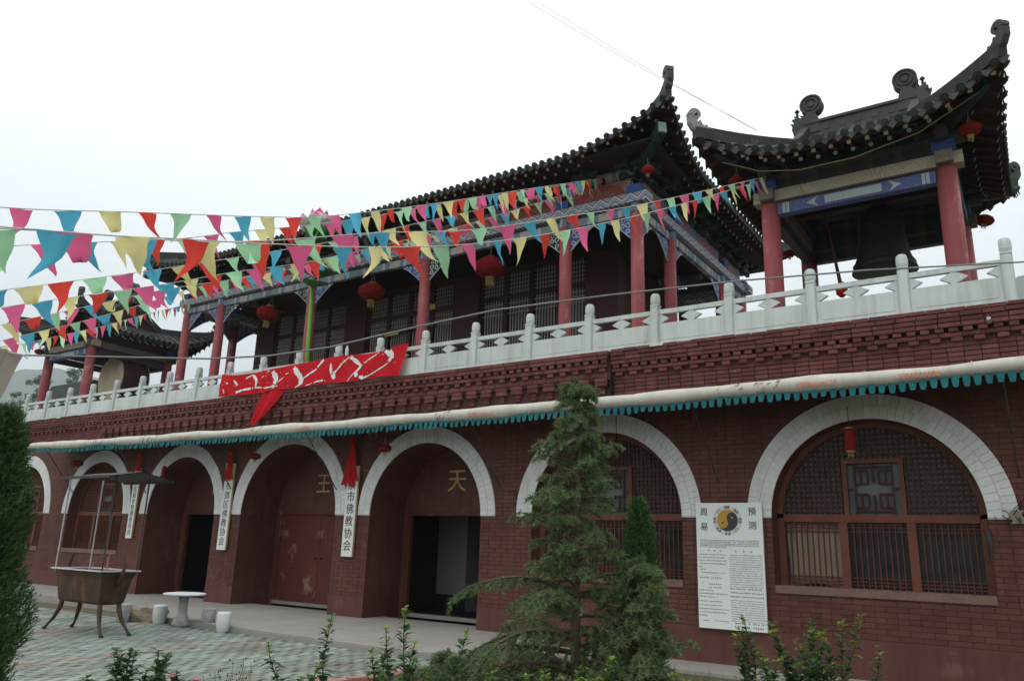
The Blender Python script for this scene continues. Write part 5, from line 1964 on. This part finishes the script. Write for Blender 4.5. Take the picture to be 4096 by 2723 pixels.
for k in range(18):
    variants.append(flag_mesh(fr.uniform(.70, .82), 1.0, 0 if k < 9 else (1 if k < 13 else 2)))
vmesh = {}
for k, b in enumerate(variants):
    for n_, c_ in FLAGC:
        vmesh[k, n_] = b.mesh('flag', K['flag_' + n_], True)
for key, P in ST.items():
    lab, size, pitch_, c0 = INFO[key]
    P = [Vector(p) for p in P]
    P.insert(0, P[0] + (P[0] - P[1]).normalized() * 1.6)
    s = thing('bunting_string', P[-1], lab, 'bunting', 'strings of coloured pennants')
    # smooth the path
    dens = []
    for i in range(len(P) - 1):
        p0, p1, p2, p3 = P[max(i - 1, 0)], P[i], P[i + 1], P[min(i + 2, len(P) - 1)]
        for j in range(8):
            t_ = j / 8
            dens.append(.5 * ((2 * p1) + (p2 - p0) * t_ + (2 * p0 - 5 * p1 + 4 * p2 - p3) * t_ * t_ + (3 * p1 - p0 - 3 * p2 + p3) * t_ ** 3))
    dens.append(P[-1])
    MB().tube(dens, .0045, 5).build('cord', K['string'], s)
    acc, nxt, k = 0.0, .10, c0
    for a, c in zip(dens, dens[1:]):
        L = (c - a).length
        while acc + L >= nxt:
            t_ = (nxt - acc) / L
            pos = a.lerp(c, t_)
            d = (c - a).normalized()
            side = Vector((0, 0, 1)).cross(d).normalized()
            fx = Vector((d.x, d.y, d.z))
            up = d.cross(side) * -1
            if up.z < 0: up = -up
            mt = Matrix((fx, side, up)).transposed().to_4x4()
            vi = fr.choice(range(18)) if fr.random() < .75 else fr.choice(range(9))
            sz = size * fr.uniform(.88, 1.1)
            inst('flag', vmesh[vi, FLAGC[k % 5][0]], s, Matrix.Translation(pos - Vector((0, 0, .003))) @ mt @ Matrix.Diagonal((sz * fr.choice((1, 1, -1)), sz, sz, 1)))
            k += 1
            nxt += pitch_ * fr.uniform(.9, 1.1)
        acc += L

# ================================================================== CABLES
def cable(name, P, r_, label, mat='wire'):
    o = MB().tube(P, r_, 6).build(name, K[mat])
    return tag(o, label, 'cable')
CB = [[(3.47, -7.86, 3.51), (4.56, -7.11, 3.53), (5.75, -6.3, 3.55), (6.33, -5.9, 3.61), (6.92, -5.5, 3.74), (7.76, -4.92, 4.03), (8.53, -4.4, 4.27), (9.65, -3.62, 4.51), (10.98, -2.72, 4.75), (12.31, -1.8, 4.95), (14.21, -0.5, 5.16), (16.5, 1.0, 5.3)]]
cable('cable', CB[0], .011, 'thick grey cable strung across in front of the white balustrade')
for P, lab in zip([[(7.2, -6.4, 9.35), (7.77, -5.03, 9.32), (8.33, -3.71, 9.22), (9.21, -1.59, 9.01), (10.3, 1.01, 8.86)], [(7.3, -6.3, 9.36), (7.88, -4.94, 9.34), (8.43, -3.58, 9.26), (9.27, -1.52, 9.02), (10.3, 1.0, 8.83)]], ('upper thin wire crossing the white sky to the bell pavilion', 'lower thin wire crossing the white sky to the bell pavilion')):
    cable('cable', P, .0035, lab, 'thinwire')
cable('cable', [(10.0, -.10, 7.80), (10.6, -.02, 7.52), (11.2, 0, 7.40), (12.0, 0, 7.40), (12.9, -.02, 7.55), (13.7, -.15, 7.88)], .006, 'orange cord slung under the front eave of the bell pavilion', 'plankedge')
cb_ = thing('tangled_wires', (13.45, -.04, 1.9), 'tangle of dark wires and rags at the right foot of the nearest arch', 'wires')
tr_ = random.Random(9)
b = MB()
for k in range(7):
    x0, z0 = 13.30 + tr_.uniform(-.1, .2), 2.06 + tr_.uniform(-.02, .1)
    b.tube([(x0, -.03, z0), (x0 + .1, -.06, z0 - .08 + tr_.uniform(-.05, .05)), (x0 + .22, -.05, z0 + .06 * k * .3), (14.0, -.06, 2.45 + .05 * k)], .005, 5)
b.build('wire', K['black'], cb_)
b = MB()
b.grid(lambda u, v: (13.12 + .02 * math.sin(v * 4) + (.02 + .07 * v) * u, -.04 - .02 * math.sin(u * 8 + v * 5), 1.50 + .40 * v), 6, 12)
b.build('rag', K['iron'], cb_, True)
b = MB()
b.grid(lambda u, v: (13.42 + .14 * u + .02 * math.sin(v * 7), -.06 - .02 * math.sin(u * 9), 1.98 + .16 * v), 6, 5)
b.build('rag', K['greycloth'], cb_, True)

# ================================================================== COURTYARD FURNITURE
cs = thing('incense_burner', (.97, -4.58, 0), 'rusty rectangular incense burner on four curved legs with a sheet canopy', 'incense burner')
cx0, cx1, cy0, cy1 = .26, 1.68, -4.88, -4.28
b = MB()
ZR, ZB = .955, .45
def ringp(e, z_): return [(cx0 + e, cy0 + e, z_), (cx1 - e, cy0 + e, z_), (cx1 - e, cy1 - e, z_), (cx0 + e, cy1 - e, z_)]
L_ = [ringp(0, ZR), ringp(.05, ZR - .12), ringp(.10, ZB + .04), ringp(.13, ZB)]
vs_ = [p for r_ in L_ for p in r_]
fs_ = []
for i in range(3):
    for j in range(4):
        fs_.append((i * 4 + j, i * 4 + (j + 1) % 4, (i + 1) * 4 + (j + 1) % 4, (i + 1) * 4 + j))
fs_.append((12, 13, 14, 15))
b.add(vs_, [f[::-1] for f in fs_])
basin = b.build('basin', K['rust'], cs)
rb_ = MB()
for a, c in zip(ringp(-.01, ZR), ringp(-.01, ZR)[1:] + ringp(-.01, ZR)[:1]):
    rb_.bar(Vector(a), Vector(c) + (Vector(c) - Vector(a)).normalized() * .02, .05, .02)
rb_.build('rim', K['steelpale'] if 'steelpale' in K else K['steel'], basin)
MB().box(cx0 + .04, cx1 - .04, cy0 + .04, cy1 - .04, ZR - .08, ZR - .05).build('ash_bed', K['ash'], basin)
for (x, y, sx, sy) in ((cx0 + .16, cy0 + .15, -1, -1), (cx1 - .16, cy0 + .15, 1, -1), (cx1 - .16, cy1 - .15, 1, 1), (cx0 + .16, cy1 - .15, -1, 1)):
    ox, oy = sx * .22, sy * .07
    pts = [(x, y, ZB + .06), (x + ox * .15, y + oy * .1, ZB - .10), (x + ox * .55, y + oy * .5, ZB - .26), (x + ox * .95, y + oy * .9, ZB - .36), (x + ox * 1.15, y + oy, .05), (x + ox * 1.35, y + oy, .012)]
    MB().tube(pts, [.036, .038, .028, .020, .022, .034], 10).build('leg', K['rust'], cs, True)
for x, sx in ((cx0 + .03, -1), (cx1 - .03, 1)):
    pts = [(x - sx * .02, -4.58, ZR - .22), (x + sx * .10, -4.58, ZR - .12), (x + sx * .13, -4.58, ZR + .06), (x + sx * .07, -4.58, ZR + .20), (x - sx * .02, -4.58, ZR + .24)]
    MB().tube(pts, [.034, .032, .026, .020, .014], 10).build('ear_handle', K['rust'], cs, True)
PT = 2.40
MB().bar((cx0 - .1, cy0 + .02, PT), (cx1, cy0 + .02, PT), .025, .025).build('canopy_bar', K['iron'], cs)
for (x, y) in ((cx0 + .02, cy0 + .02), (cx1 - .02, cy0 + .02), (cx1 - .02, cy1 - .02), (cx0 + .02, cy1 - .02)):
    MB().tube([(x, y, ZR - .05), (x, y, PT)], .013, 8).build('canopy_post', K['iron'] if x > 1 else K['steel'], cs)
cn = MB()
gx0, gx1, gy0, gy1 = cx0 + .18, cx1 + .20, cy0 - .22, cy1 + .26
ym = (gy0 + gy1) / 2
top_ = PT + .09
cn.add([(gx0, gy0, PT - .02), (gx1, gy0, PT - .02), (gx1, ym, top_), (gx0, ym, top_)], [(0, 1, 2, 3)])
cn.add([(gx0, gy1, PT - .02), (gx1, gy1, PT - .02), (gx1, ym, top_), (gx0, ym, top_)], [(3, 2, 1, 0)])
cn.add([(gx0, gy0, PT - .03), (gx1, gy0, PT - .03), (gx1, ym, top_ - .012), (gx0, ym, top_ - .012)], [(3, 2, 1, 0)])
cn.add([(gx0, gy1, PT - .03), (gx1, gy1, PT - .03), (gx1, ym, top_ - .012), (gx0, ym, top_ - .012)], [(0, 1, 2, 3)])
cno = cn.build('canopy', K['iron'], cs)
for y in (gy0, gy1):
    MB().bar((gx0, y, PT - .03), (gx1, y, PT - .03), .03, .04).build('canopy_edge', K['iron'], cno)
ir = random.Random(2)
for k, (x, y, h, lb) in enumerate(((.80, -4.55, .16, 'leftmost'), (1.16, -4.50, .30, 'tallest'), (1.36, -4.62, .26, 'rightmost'))):
    s_ = thing('incense_stick', (x, y, ZR - .05), lb + ' thin pink incense stick in the ash of the burner', 'incense', 'incense sticks in the burner')
    MB().tube([(x, y, ZR - .06), (x + ir.uniform(-.02, .02), y, ZR - .05 + h)], .006, 5).build('stick', K['stickred'] if 'stickred' in K else K['petalpink'], s_)

tb = thing('stone_table', (1.04, -2.95, 0), 'round stone table on a thick flared pedestal', 'table')
MB().lathe([(.15, 0), (.155, .05), (.11, .13), (.078, .22), (.078, .42), (.10, .515)], 1.04, -2.95, 20).build('pedestal', K['granite'], tb, True)
MB().lathe([(.33, .515), (.352, .522), (.358, .533), (.352, .545), (.34, .548)], 1.04, -2.95, 36).build('table_top', K['whitegranite'], tb)
def stool(x, y, mt, label, h=.315, r_=.118):
    s = thing('stone_stool', (x, y, 0), label, 'stool', 'barrel shaped stone stools')
    MB().lathe([(r_ * .78, 0), (r_ * .86, .02), (r_, h * .45), (r_ * 1.02, h * .62), (r_ * .97, h * .92), (r_ * .93, h)], x, y, 24).build('stool_body', K[mt], s, True)
    for p in s.children[0].data.polygons:
        if len(p.vertices) > 4: p.use_smooth = False
stool(.47, -3.0, 'whitegranite', 'pale stone stool just left of the stone table pedestal')
stool(2.24, -2.98, 'whitegranite', 'whitest stone stool, farthest right of the stone table')
stool(1.45, -2.70, 'granite', 'dirty grey stone stool between the table and the whitest stool')
stool(-.09, -3.35, 'granite', 'dirty grey stone stool behind the right leg of the incense burner')
rk_ = MB()
bm = bmesh.new()
bmesh.ops.create_icosphere(bm, subdivisions=3, radius=1)
for v in bm.verts:
    d = v.co.copy()
    k = 1 + .22 * noise.noise(d * 1.7) + .08 * noise.noise(d * 5)
    c = [max(-.72, min(.72, q)) for q in d]
    v.co = Vector((c[0] * .42 * k, c[1] * .22 * k, c[2] * .20 * k + .12))
    v.co.z = max(v.co.z, -.01)
me = bpy.data.meshes.new('rock')
bm.to_mesh(me); bm.free()
me.materials.append(K['rock'])
o = bpy.data.objects.new('rock', me)
col.objects.link(o)
o.location = (.15, -3.0, 0)
o.rotation_euler = (0, 0, .5)
tag(o, 'rough brown block of rock lying between the burner and the stone table', 'rock')

# draped cloth on a line at the far left edge
gc = thing('hanging_cloth', (6.4, -8.7, 1.9), 'grey brown cloth draped from a line at the left edge', 'cloth')
b = MB()
b.grid(lambda u, v: (6.30 + .10 * u + .04 * math.sin(v * 6 + u * 5), -8.96 + .36 * u * (.25 + .75 * v) + .03 * math.sin(u * 14), 2.25 + .78 * v - .02 * math.sin(u * 7)), 14, 14)
b.build('cloth_sheet', K['greycloth'], gc, True)
MB().tube([(6.0, -9.6, 3.02), (6.40, -8.6, 3.02), (6.42, -8.55, 2.99)], .006, 5).build('line', K['string'], gc)

# ================================================================== PLANTS
def blade(mb, P, d, L, w_, nrm):
    s = d.cross(nrm)
    if s.length < 1e-4: s = d.cross(Vector((1, 0, 0)))
    s.normalize()
    mb.add([P - s * w_ * .5, P + s * w_ * .5, P + d * L + s * w_ * .12, P + d * L - s * w_ * .12], [(0, 1, 2, 3)])

def rv3(r_):
    while True:
        v = Vector((r_.uniform(-1, 1), r_.uniform(-1, 1), r_.uniform(-1, 1)))
        if .05 < v.length < 1: return v.normalized()

def cedar(name, base_, H, lean, reach, seed, label, n_br=46, dens=1.0, low=.10, mat='cedar'):
    r_ = random.Random(seed)
    t = thing(name, base_, label, 'tree')
    B = Vector(base_)
    top_ = B + Vector((lean[0], lean[1], H))
    trunk = MB()
    tp = [B + (top_ - B) * i / 8 + Vector((.03 * math.sin(i * 1.3), .03 * math.cos(i * 1.7), 0)) for i in range(9)]
    trunk.tube(tp, [.055 * (1 - .9 * i / 8) + .004 for i in range(9)], 8)
    fol = MB()
    def spray(P, d, L, droop, nn):
        """one drooping spray: twig with short needles round it"""
        pts = [P]
        dd = d.copy()
        seg = L / 5
        for i in range(5):
            dd = (dd + Vector((0, 0, -droop / 5)) + rv3(r_) * .08).normalized()
            pts.append(pts[-1] + dd * seg)
        trunk.tube(pts, [.004, .0035, .003, .0025, .002, .0015], 3, False)
        for i in range(5):
            a, c = pts[i], pts[i + 1]
            d2 = (c - a).normalized()
            for k in range(nn):
                q = a.lerp(c, r_.random())
                n_ = rv3(r_)
                nd = (d2 * .55 + n_ * .9 + Vector((0, 0, -.12))).normalized()
                fol.r = r_.random() * .8 + .2 * (i / 5)
                blade(fol, q, nd, r_.uniform(.026, .050), r_.uniform(.006, .0105), rv3(r_))
    for k in range(n_br):
        f = low + (1 - low) * (k + r_.random()) / n_br
        f = min(f, .985)
        P = B + (top_ - B) * f
        az = k * 2.399 + r_.uniform(-.5, .5)
        Lb = reach * (1 - f) ** .9 * r_.uniform(.4, 1.25) * (1 + .28 * math.sin(az * 1.0 + seed) + .22 * math.sin(f * 17 + az * 2)) + .05
        d = Vector((math.cos(az), math.sin(az), r_.uniform(.15, .55)))
        d.normalize()
        pts = [P]
        dd = d.copy()
        ns = max(4, int(Lb / .085))
        for i in range(ns):
            dd = (dd + Vector((0, 0, -.05 - .10 * i / ns)) + rv3(r_) * .10).normalized()
            pts.append(pts[-1] + dd * Lb / ns)
        trunk.tube(pts, [.013 * (1 - .85 * i / ns) * (.5 + Lb) + .002 for i in range(ns + 1)], 4, False)
        for i in range(1, ns + 1):
            a = pts[i]
            d2 = (pts[i] - pts[i - 1]).normalized()
            sd_ = d2.cross(Vector((0, 0, 1))).normalized()
            for s_ in (-1, 1, 0):
                if s_ == 0 and r_.random() < .35: continue
                if r_.random() < .12: continue
                dirn = (d2 * .75 + sd_ * s_ * .8 + Vector((0, 0, r_.uniform(-.25, .2)))).normalized()
                spray(a, dirn, r_.uniform(.13, .26) * (1.1 - .45 * i / ns) * (1.15 if Lb > .5 else .85), .95, int(15 * dens))
    # leader
    for i in range(14):
        spray(top_ - Vector((0, 0, .34 * i / 14)), (rv3(r_) * .45 + Vector((0, 0, .7))).normalized(), .05 + .05 * i / 14, .3, int(8 * dens))
    tk = trunk.build('trunk', K['bark'], t)
    f = fol.build('crown', K[mat], t)
    return t
cedar('cedar_tree', (10.42, -5.72, -.08), 3.04, (-.02, .05), 1.02, 4, 'weeping cedar in front of the arch beside the notice board', 90, .95, .03)
cedar('cedar_tree', (10.86, -5.55, -.08), 1.52, (.06, .02), .74, 9, 'lower cedar growing against the right side of the tall cedar', 60, .95, .04)
cedar('cedar_tree', (9.62, -6.35, -.08), .72, (-.05, .05), .95, 14, 'low spreading cedar at the foot of the tall cedar, on its left', 34, .9, .2)

def juniper(name, base_, H, R0, seed, label, n, L=.07, w_=.006, mat='juniper', cat='tree', shape=1.0):
    r_ = random.Random(seed)
    t = thing(name, base_, label, cat)
    B = Vector(base_)
    tr2 = MB()
    tr2.tube([B, B + Vector((.01, .01, H * .5)), B + Vector((0, 0, H * .95))], [.05, .03, .006], 6)
    fol = MB()
    k = 0
    for i in range(n):
        f = r_.random() ** .9
        rad_ = R0 * (1 - f ** 2.2) ** .6 * (.93 + .07 * math.sin(f * 23 + seed)) * shape
        az = r_.uniform(0, 2 * math.pi)
        lump = .80 + .42 * noise.noise(Vector((math.cos(az) * 2.2, math.sin(az) * 2.2, f * 7 + seed)))
        rr = rad_ * lump * math.sqrt(r_.uniform(.30, 1.0))
        P = B + Vector((rr * math.cos(az), rr * math.sin(az), .02 + f * H))
        d = (Vector((math.cos(az), math.sin(az), 1.25)) + rv3(r_) * .5).normalized()
        sh = r_.random()
        nn = 7
        Lt = L * r_.uniform(.7, 1.5)
        for j in range(nn):
            q = P + d * (Lt * j / nn)
            nd = (d * .9 + rv3(r_) * .75).normalized()
            fol.r = .55 * sh + .45 * r_.random()
            blade(fol, q, nd, L * r_.uniform(.35, .6), w_, rv3(r_))
        if i % 14 == 0:
            tr2.tube([B + Vector((0, 0, max(.05, P.z - B.z - .2 - rr * .5))), P], [.010, .002], 3, False)
    tr2.build('trunk', K['bark'], t)
    fol.build('crown', K[mat], t)
    return t
juniper('juniper', (8.70, -9.60, -.08), 2.24, .40, 3, 'dense green juniper cut by the left edge of the picture', 9000, .060, .007)
juniper('juniper', (10.55, -4.75, -.08), 2.02, .30, 6, 'slim upright juniper behind the cedar, before the lattice window', 3200, .060, .009)

def shrub(base_, H, n_st, spread, seed, label, tip=.25, leaf=.07):
    r_ = random.Random(seed)
    t = thing('leafy_shrub', base_, label, 'shrub', 'broad leaved shrubs along the garden edge')
    B = Vector(base_)
    st2, lf, ly = MB(), MB(), MB()
    for s_ in range(n_st):
        az = r_.uniform(0, 6.28)
        sp_ = spread * r_.uniform(.2, 1.9)
        d = Vector((math.cos(az) * sp_, math.sin(az) * sp_, 1)).normalized()
        h = H * (r_.uniform(.55, .98) if r_.random() < .75 else r_.uniform(.3, .6)) if s_ else H
        if s_ == 0: d = Vector((.03, .02, 1)).normalized()
        pts = [B + Vector((math.cos(az), math.sin(az), 0)) * r_.uniform(0, .06)]
        dd = d.copy()
        ns = 10
        for i in range(ns):
            dd = (dd + Vector((0, 0, .05)) + rv3(r_) * .15).normalized()
            pts.append(pts[-1] + dd * h / ns)
        st2.tube(pts, [.006 * (1 - .7 * i / ns) + .0012 for i in range(ns + 1)], 4, False)
        kk = 0
        for i in range(1, ns):
            for q_ in range(5):
                P = pts[i].lerp(pts[i + 1], q_ / 5)
                for w2 in range(3):
                    if r_.random() < .15: continue
                    az2 = kk * 1.57 + w2 * 2.09 + r_.uniform(-.7, .7)
                    od = (Vector((math.cos(az2), math.sin(az2), r_.uniform(-.35, .95)))).normalized()
                    L = leaf * r_.uniform(.6, 1.35) * (1.0 if i < ns - 1 else .75)
                    wd = L * r_.uniform(.55, .75)
                    sd_ = od.cross(Vector((0, 0, 1))).normalized()
                    up = sd_.cross(od)
                    mb = ly if (i >= ns - 1 and r_.random() < .8 * (tip > 0)) or r_.random() < tip * .12 else lf
                    mb.r = r_.random()
                    p0, p1, p2 = P, P + od * L * .5, P + od * L
                    mb.add([p0, p1 + sd_ * wd * .5 + up * L * .08, p2 - up * L * .10, p1 - sd_ * wd * .5 + up * L * .08, p1], [(0, 4, 1), (1, 4, 2), (2, 4, 3), (3, 4, 0)])
                kk += 1
    st2.build('stem', K['bark'], t)
    tag(lf.build('foliage', K['box'], t), kind='stuff')
    if ly.v: tag(ly.build('young_foliage', K['boxtip'], t), kind='stuff')
    return t
shrub((9.60, -7.72, 0), 1.04, 4, .30, 1, 'tall thin shrub shoot before the paving, left of centre', .3)
shrub((10.10, -7.50, 0), 1.12, 5, .34, 2, 'tall leafy shrub shoot with pale tip before the platform', .5)
shrub((9.80, -7.35, 0), .86, 10, .40, 3, 'low bushy shrub between the two tall shoots', .3)
shrub((9.35, -7.75, 0), .74, 8, .40, 4, 'short shrub at the foot of the left tall shoot', .3)
shrub((11.78, -5.10, -.05), 1.12, 17, .34, 5, 'bushy shrub in front of the wall below the notice board', .25, .070)
shrub((12.22, -5.00, -.05), 1.20, 20, .22, 6, 'dense upright shrub right of the notice board', .25, .070)
shrub((8.75, -8.62, 0), .86, 24, .34, 7, 'dark shrub at the lower left before the incense burner', .0, .075)
shrub((8.95, -8.35, 0), .66, 14, .36, 8, 'small dark shrub beside the red flowers', .0, .07)
shrub((10.75, -6.55, 0), .74, 22, .45, 10, 'low shrub with pale tips under the tall cedar', .5, .07)
shrub((11.05, -6.35, 0), .76, 20, .45, 11, 'low shrub with pale tips under the right cedar', .6, .07)
shrub((11.55, -6.25, 0), .70, 18, .45, 12, 'small pale tipped shrub right of the cedars', .5, .07)
shrub((10.42, -6.85, 0), .66, 22, .55, 13, 'low spreading shrub at the bottom edge under the cedar', .4, .07)
for k, (x, y, h, lb) in enumerate(((8.92, -8.42, .62, 'tallest red flower'), (9.02, -8.30, .60, 'second tallest red flower'), (9.16, -8.22, .50, 'middling red flower'), (8.80, -8.50, .44, 'leftmost low red flower'), (9.28, -8.18, .42, 'rightmost low red flower'))):
    f_ = thing('red_flower', (x, y, 0), lb + ' on a thin stem at the lower left', 'flower', 'red flowers in the bed')
    MB().tube([(x, y, -.05), (x + .01, y, h * .5), (x, y + .01, h)], [.003, .0025, .002], 4).build('stem', K['box'], f_)
    fm = MB()
    for j in range(6):
        a = j * 1.047
        fm.add([(x, y + .01, h), (x + .022 * math.cos(a - .4), y + .01 + .022 * math.sin(a - .4), h + .012), (x + .030 * math.cos(a), y + .01 + .030 * math.sin(a), h + .010), (x + .022 * math.cos(a + .4), y + .01 + .022 * math.sin(a + .4), h + .012)], [(0, 1, 2, 3)])
    fm.build('petal', K['petalpink'], f_)
# dry stalks and weeds in the bed: uncountable ground cover
gr = MB()
rg = random.Random(33)
for k in range(2600):
    x, y = rg.uniform(7.6, 13.2), rg.uniform(-9.4, -1.1)
    lim = 5.62 + (y + 9.5) / 5.5 * 1.8
    if x < lim + .25 or (x - CAM.x) ** 2 + (y - CAM.y) ** 2 < 4: continue
    h = rg.uniform(.05, .20)
    gr.r = rg.random()
    blade(gr, Vector((x, y, -.08)), (Vector((0, 0, 1)) + rv3(rg) * .35).normalized(), h, .008, rv3(rg))
tag(gr.build('bed_weeds', K['juniper']), 'thin weeds covering the garden bed soil', 'weeds', kind='stuff')
sk = MB()
for k in range(46):
    x, y = rg.uniform(8.85, 9.45), rg.uniform(-8.4, -7.9)
    h = rg.uniform(.35, .72)
    sk.tube([(x, y, -.05), (x + rg.uniform(-.04, .04), y, h * .6), (x + rg.uniform(-.08, .08), y + rg.uniform(-.05, .05), h)], .0016, 3)
    sk.lathe([(0, h - .01), (.006, h), (0, h + .012)], x, y, 5)
tag(sk.build('dry_stalks', K['bark']), 'thin dry flower stalks in the bed at the lower left', 'stalks', kind='stuff')

# ================================================================== FAR HILLS, TREES, HAZE
def hill(name, pts, depth, jag, seed, fq=.02):
    """ridge through the given crest points, falling to both sides"""
    b = MB()
    P = [Vector(p) for p in pts]
    n = 90
    rows = []
    for i in range(n + 1):
        t_ = i / n * (len(P) - 1)
        j = min(int(t_), len(P) - 2)
        c = P[j].lerp(P[j + 1], t_ - j)
        out_ = Vector((c.x - CAM.x, c.y - CAM.y, 0)).normalized()
        row = []
        for k in range(13):
            s = (k - 6) / 6
            q = c + out_ * (s * depth)
            fall = (1 - abs(s)) ** 1.2
            h = c.z * fall + (noise.noise(Vector((q.x * fq, q.y * fq, seed))) * jag * 2 + noise.noise(Vector((q.x * fq * 4.5, q.y * fq * 4.5, seed))) * jag) * fall
            row.append((q.x, q.y, max(-7, h - 1)))
        rows.append(row)
    m_ = 13
    vs_ = [p for r_ in rows for p in r_]
    fs_ = [(i * m_ + j, (i + 1) * m_ + j, (i + 1) * m_ + j + 1, i * m_ + j + 1) for i in range(n) for j in range(m_ - 1)]
    b.add(vs_, fs_)
    return tag(b.build(name, K['hill'], None, True), kind='structure')
hill('hill', [(-1660, 480, 255), (-1641, 558, 272), (-1622, 611, 293), (-1594, 679, 310), (-1567, 739, 315), (-1546, 781, 306), (-1501, 865, 302), (-1443, 958, 296), (-1366, 1065, 284), (-1242, 1207, 250), (-1050, 1380, 190)], 480, 9, 2.0, .006)
hill('hill', [(-150, 1190, 260), (-56, 1188, 322), (-12, 1188, 357), (10, 1188, 372), (23, 1188, 379), (74, 1187, 384), (142, 1181, 386), (300, 1150, 380), (520, 1060, 350)], 420, 7, 5.0, .008)
hill('hill', [(-200, 30, 24), (-190, 56, 27.5), (-187, 66, 29), (-183, 75, 30), (-178, 85, 31), (-173, 95, 32), (-167, 105, 32), (-158, 117, 31), (-148, 130, 28), (-130, 150, 20)], 60, 1.2, 9.0, .03)

def far_tree(loc, H, R0, seed, label):
    r_ = random.Random(seed)
    t = thing('far_tree', loc, label, 'tree', 'trees behind the far pavilion')
    B = Vector(loc)
    tk = MB()
    tk.tube([B, B + Vector((.1, 0, H * .5)), B + Vector((0, 0, H * .9))], [.22, .15, .03], 7)
    clumps = []
    for k in range(16):
        f = r_.uniform(.35, 1)
        az = r_.uniform(0, 6.28)
        rr = R0 * (1 - .55 * abs(f - .55)) * r_.uniform(.25, 1)
        c = B + Vector((rr * math.cos(az), rr * math.sin(az), H * f))
        clumps.append((c, R0 * r_.uniform(.25, .42)))
        tk.tube([B + Vector((0, 0, H * f * .7)), c], [.06, .015], 4, False)
    fol = MB()
    for c, cr in clumps:
        for k in range(150):
            d = rv3(r_)
            P = c + Vector((d.x, d.y, d.z * .65)) * cr * r_.uniform(.4, 1)
            fol.r = r_.random() * .6 + .2 + .2 * d.z
            a, b_ = rv3(r_), rv3(r_)
            s = R0 * r_.uniform(.035, .07)
            fol.add([P - a * s, P + b_ * s * .7, P + a * s, P - b_ * s * .7], [(0, 1, 2, 3)])
    tk.build('trunk', K['bark'], t)
    fol.build('crown', K['fartree'], t)
far_tree((-168.0, 71.6, 26.5), 8.2, 3.4, 1, 'hazy tree left of the drum pavilion column')
far_tree((-165.3, 77.3, 27), 10.4, 3.0, 2, 'taller hazy tree between the drum pavilion columns')
far_tree((-159.8, 87.8, 28), 8.6, 4.0, 3, 'wide hazy tree right of the drum in the far pavilion')
far_tree((-169.6, 68.2, 25), 5.6, 2.6, 4, 'low hazy tree at the left end of the balustrade')
far_tree((-155.3, 95.0, 28.5), 7.8, 2.8, 5, 'small hazy tree behind the right column of the drum pavilion')
# dark pitched roof beyond the terrace end
ro_ = thing('distant_roof', (-18, 6, 0), 'small dark pitched roof seen between the drum pavilion columns', 'roof')
b = MB()
b.prism([(-1.6, 0), (1.6, 0), (1.5, .7), (-.9, 1.0)], lambda u, v, t_: (-18.0 + t_, 4.6 + u * .8, 6.3 + v), -1.6, 1.6)
b.build('roof_slope', K['rafter'], ro_)
MB().box(-19.4, -16.6, 3.5, 5.7, -.1, 6.3).build('wall', K['concrete'], ro_)

hz = MB().box(-2300, 1400, -140, 1900, -8.0, 470)
hzm = bpy.data.materials.new('haze_air')
hzm.use_nodes = True
t = hzm.node_tree
t.nodes.clear()
pv = t.nodes.new('ShaderNodeVolumePrincipled')
pv.inputs['Color'].default_value = (.86, .92, .96, 1)
pv.inputs['Density'].default_value = 0.00045
pv.inputs['Anisotropy'].default_value = .2
mo = t.nodes.new('ShaderNodeOutputMaterial')
t.links.new(pv.outputs['Volume'], mo.inputs['Volume'])
ho = hz.build('haze', hzm)
tag(ho, 'pale haze filling the air over the valley', 'haze', kind='stuff')
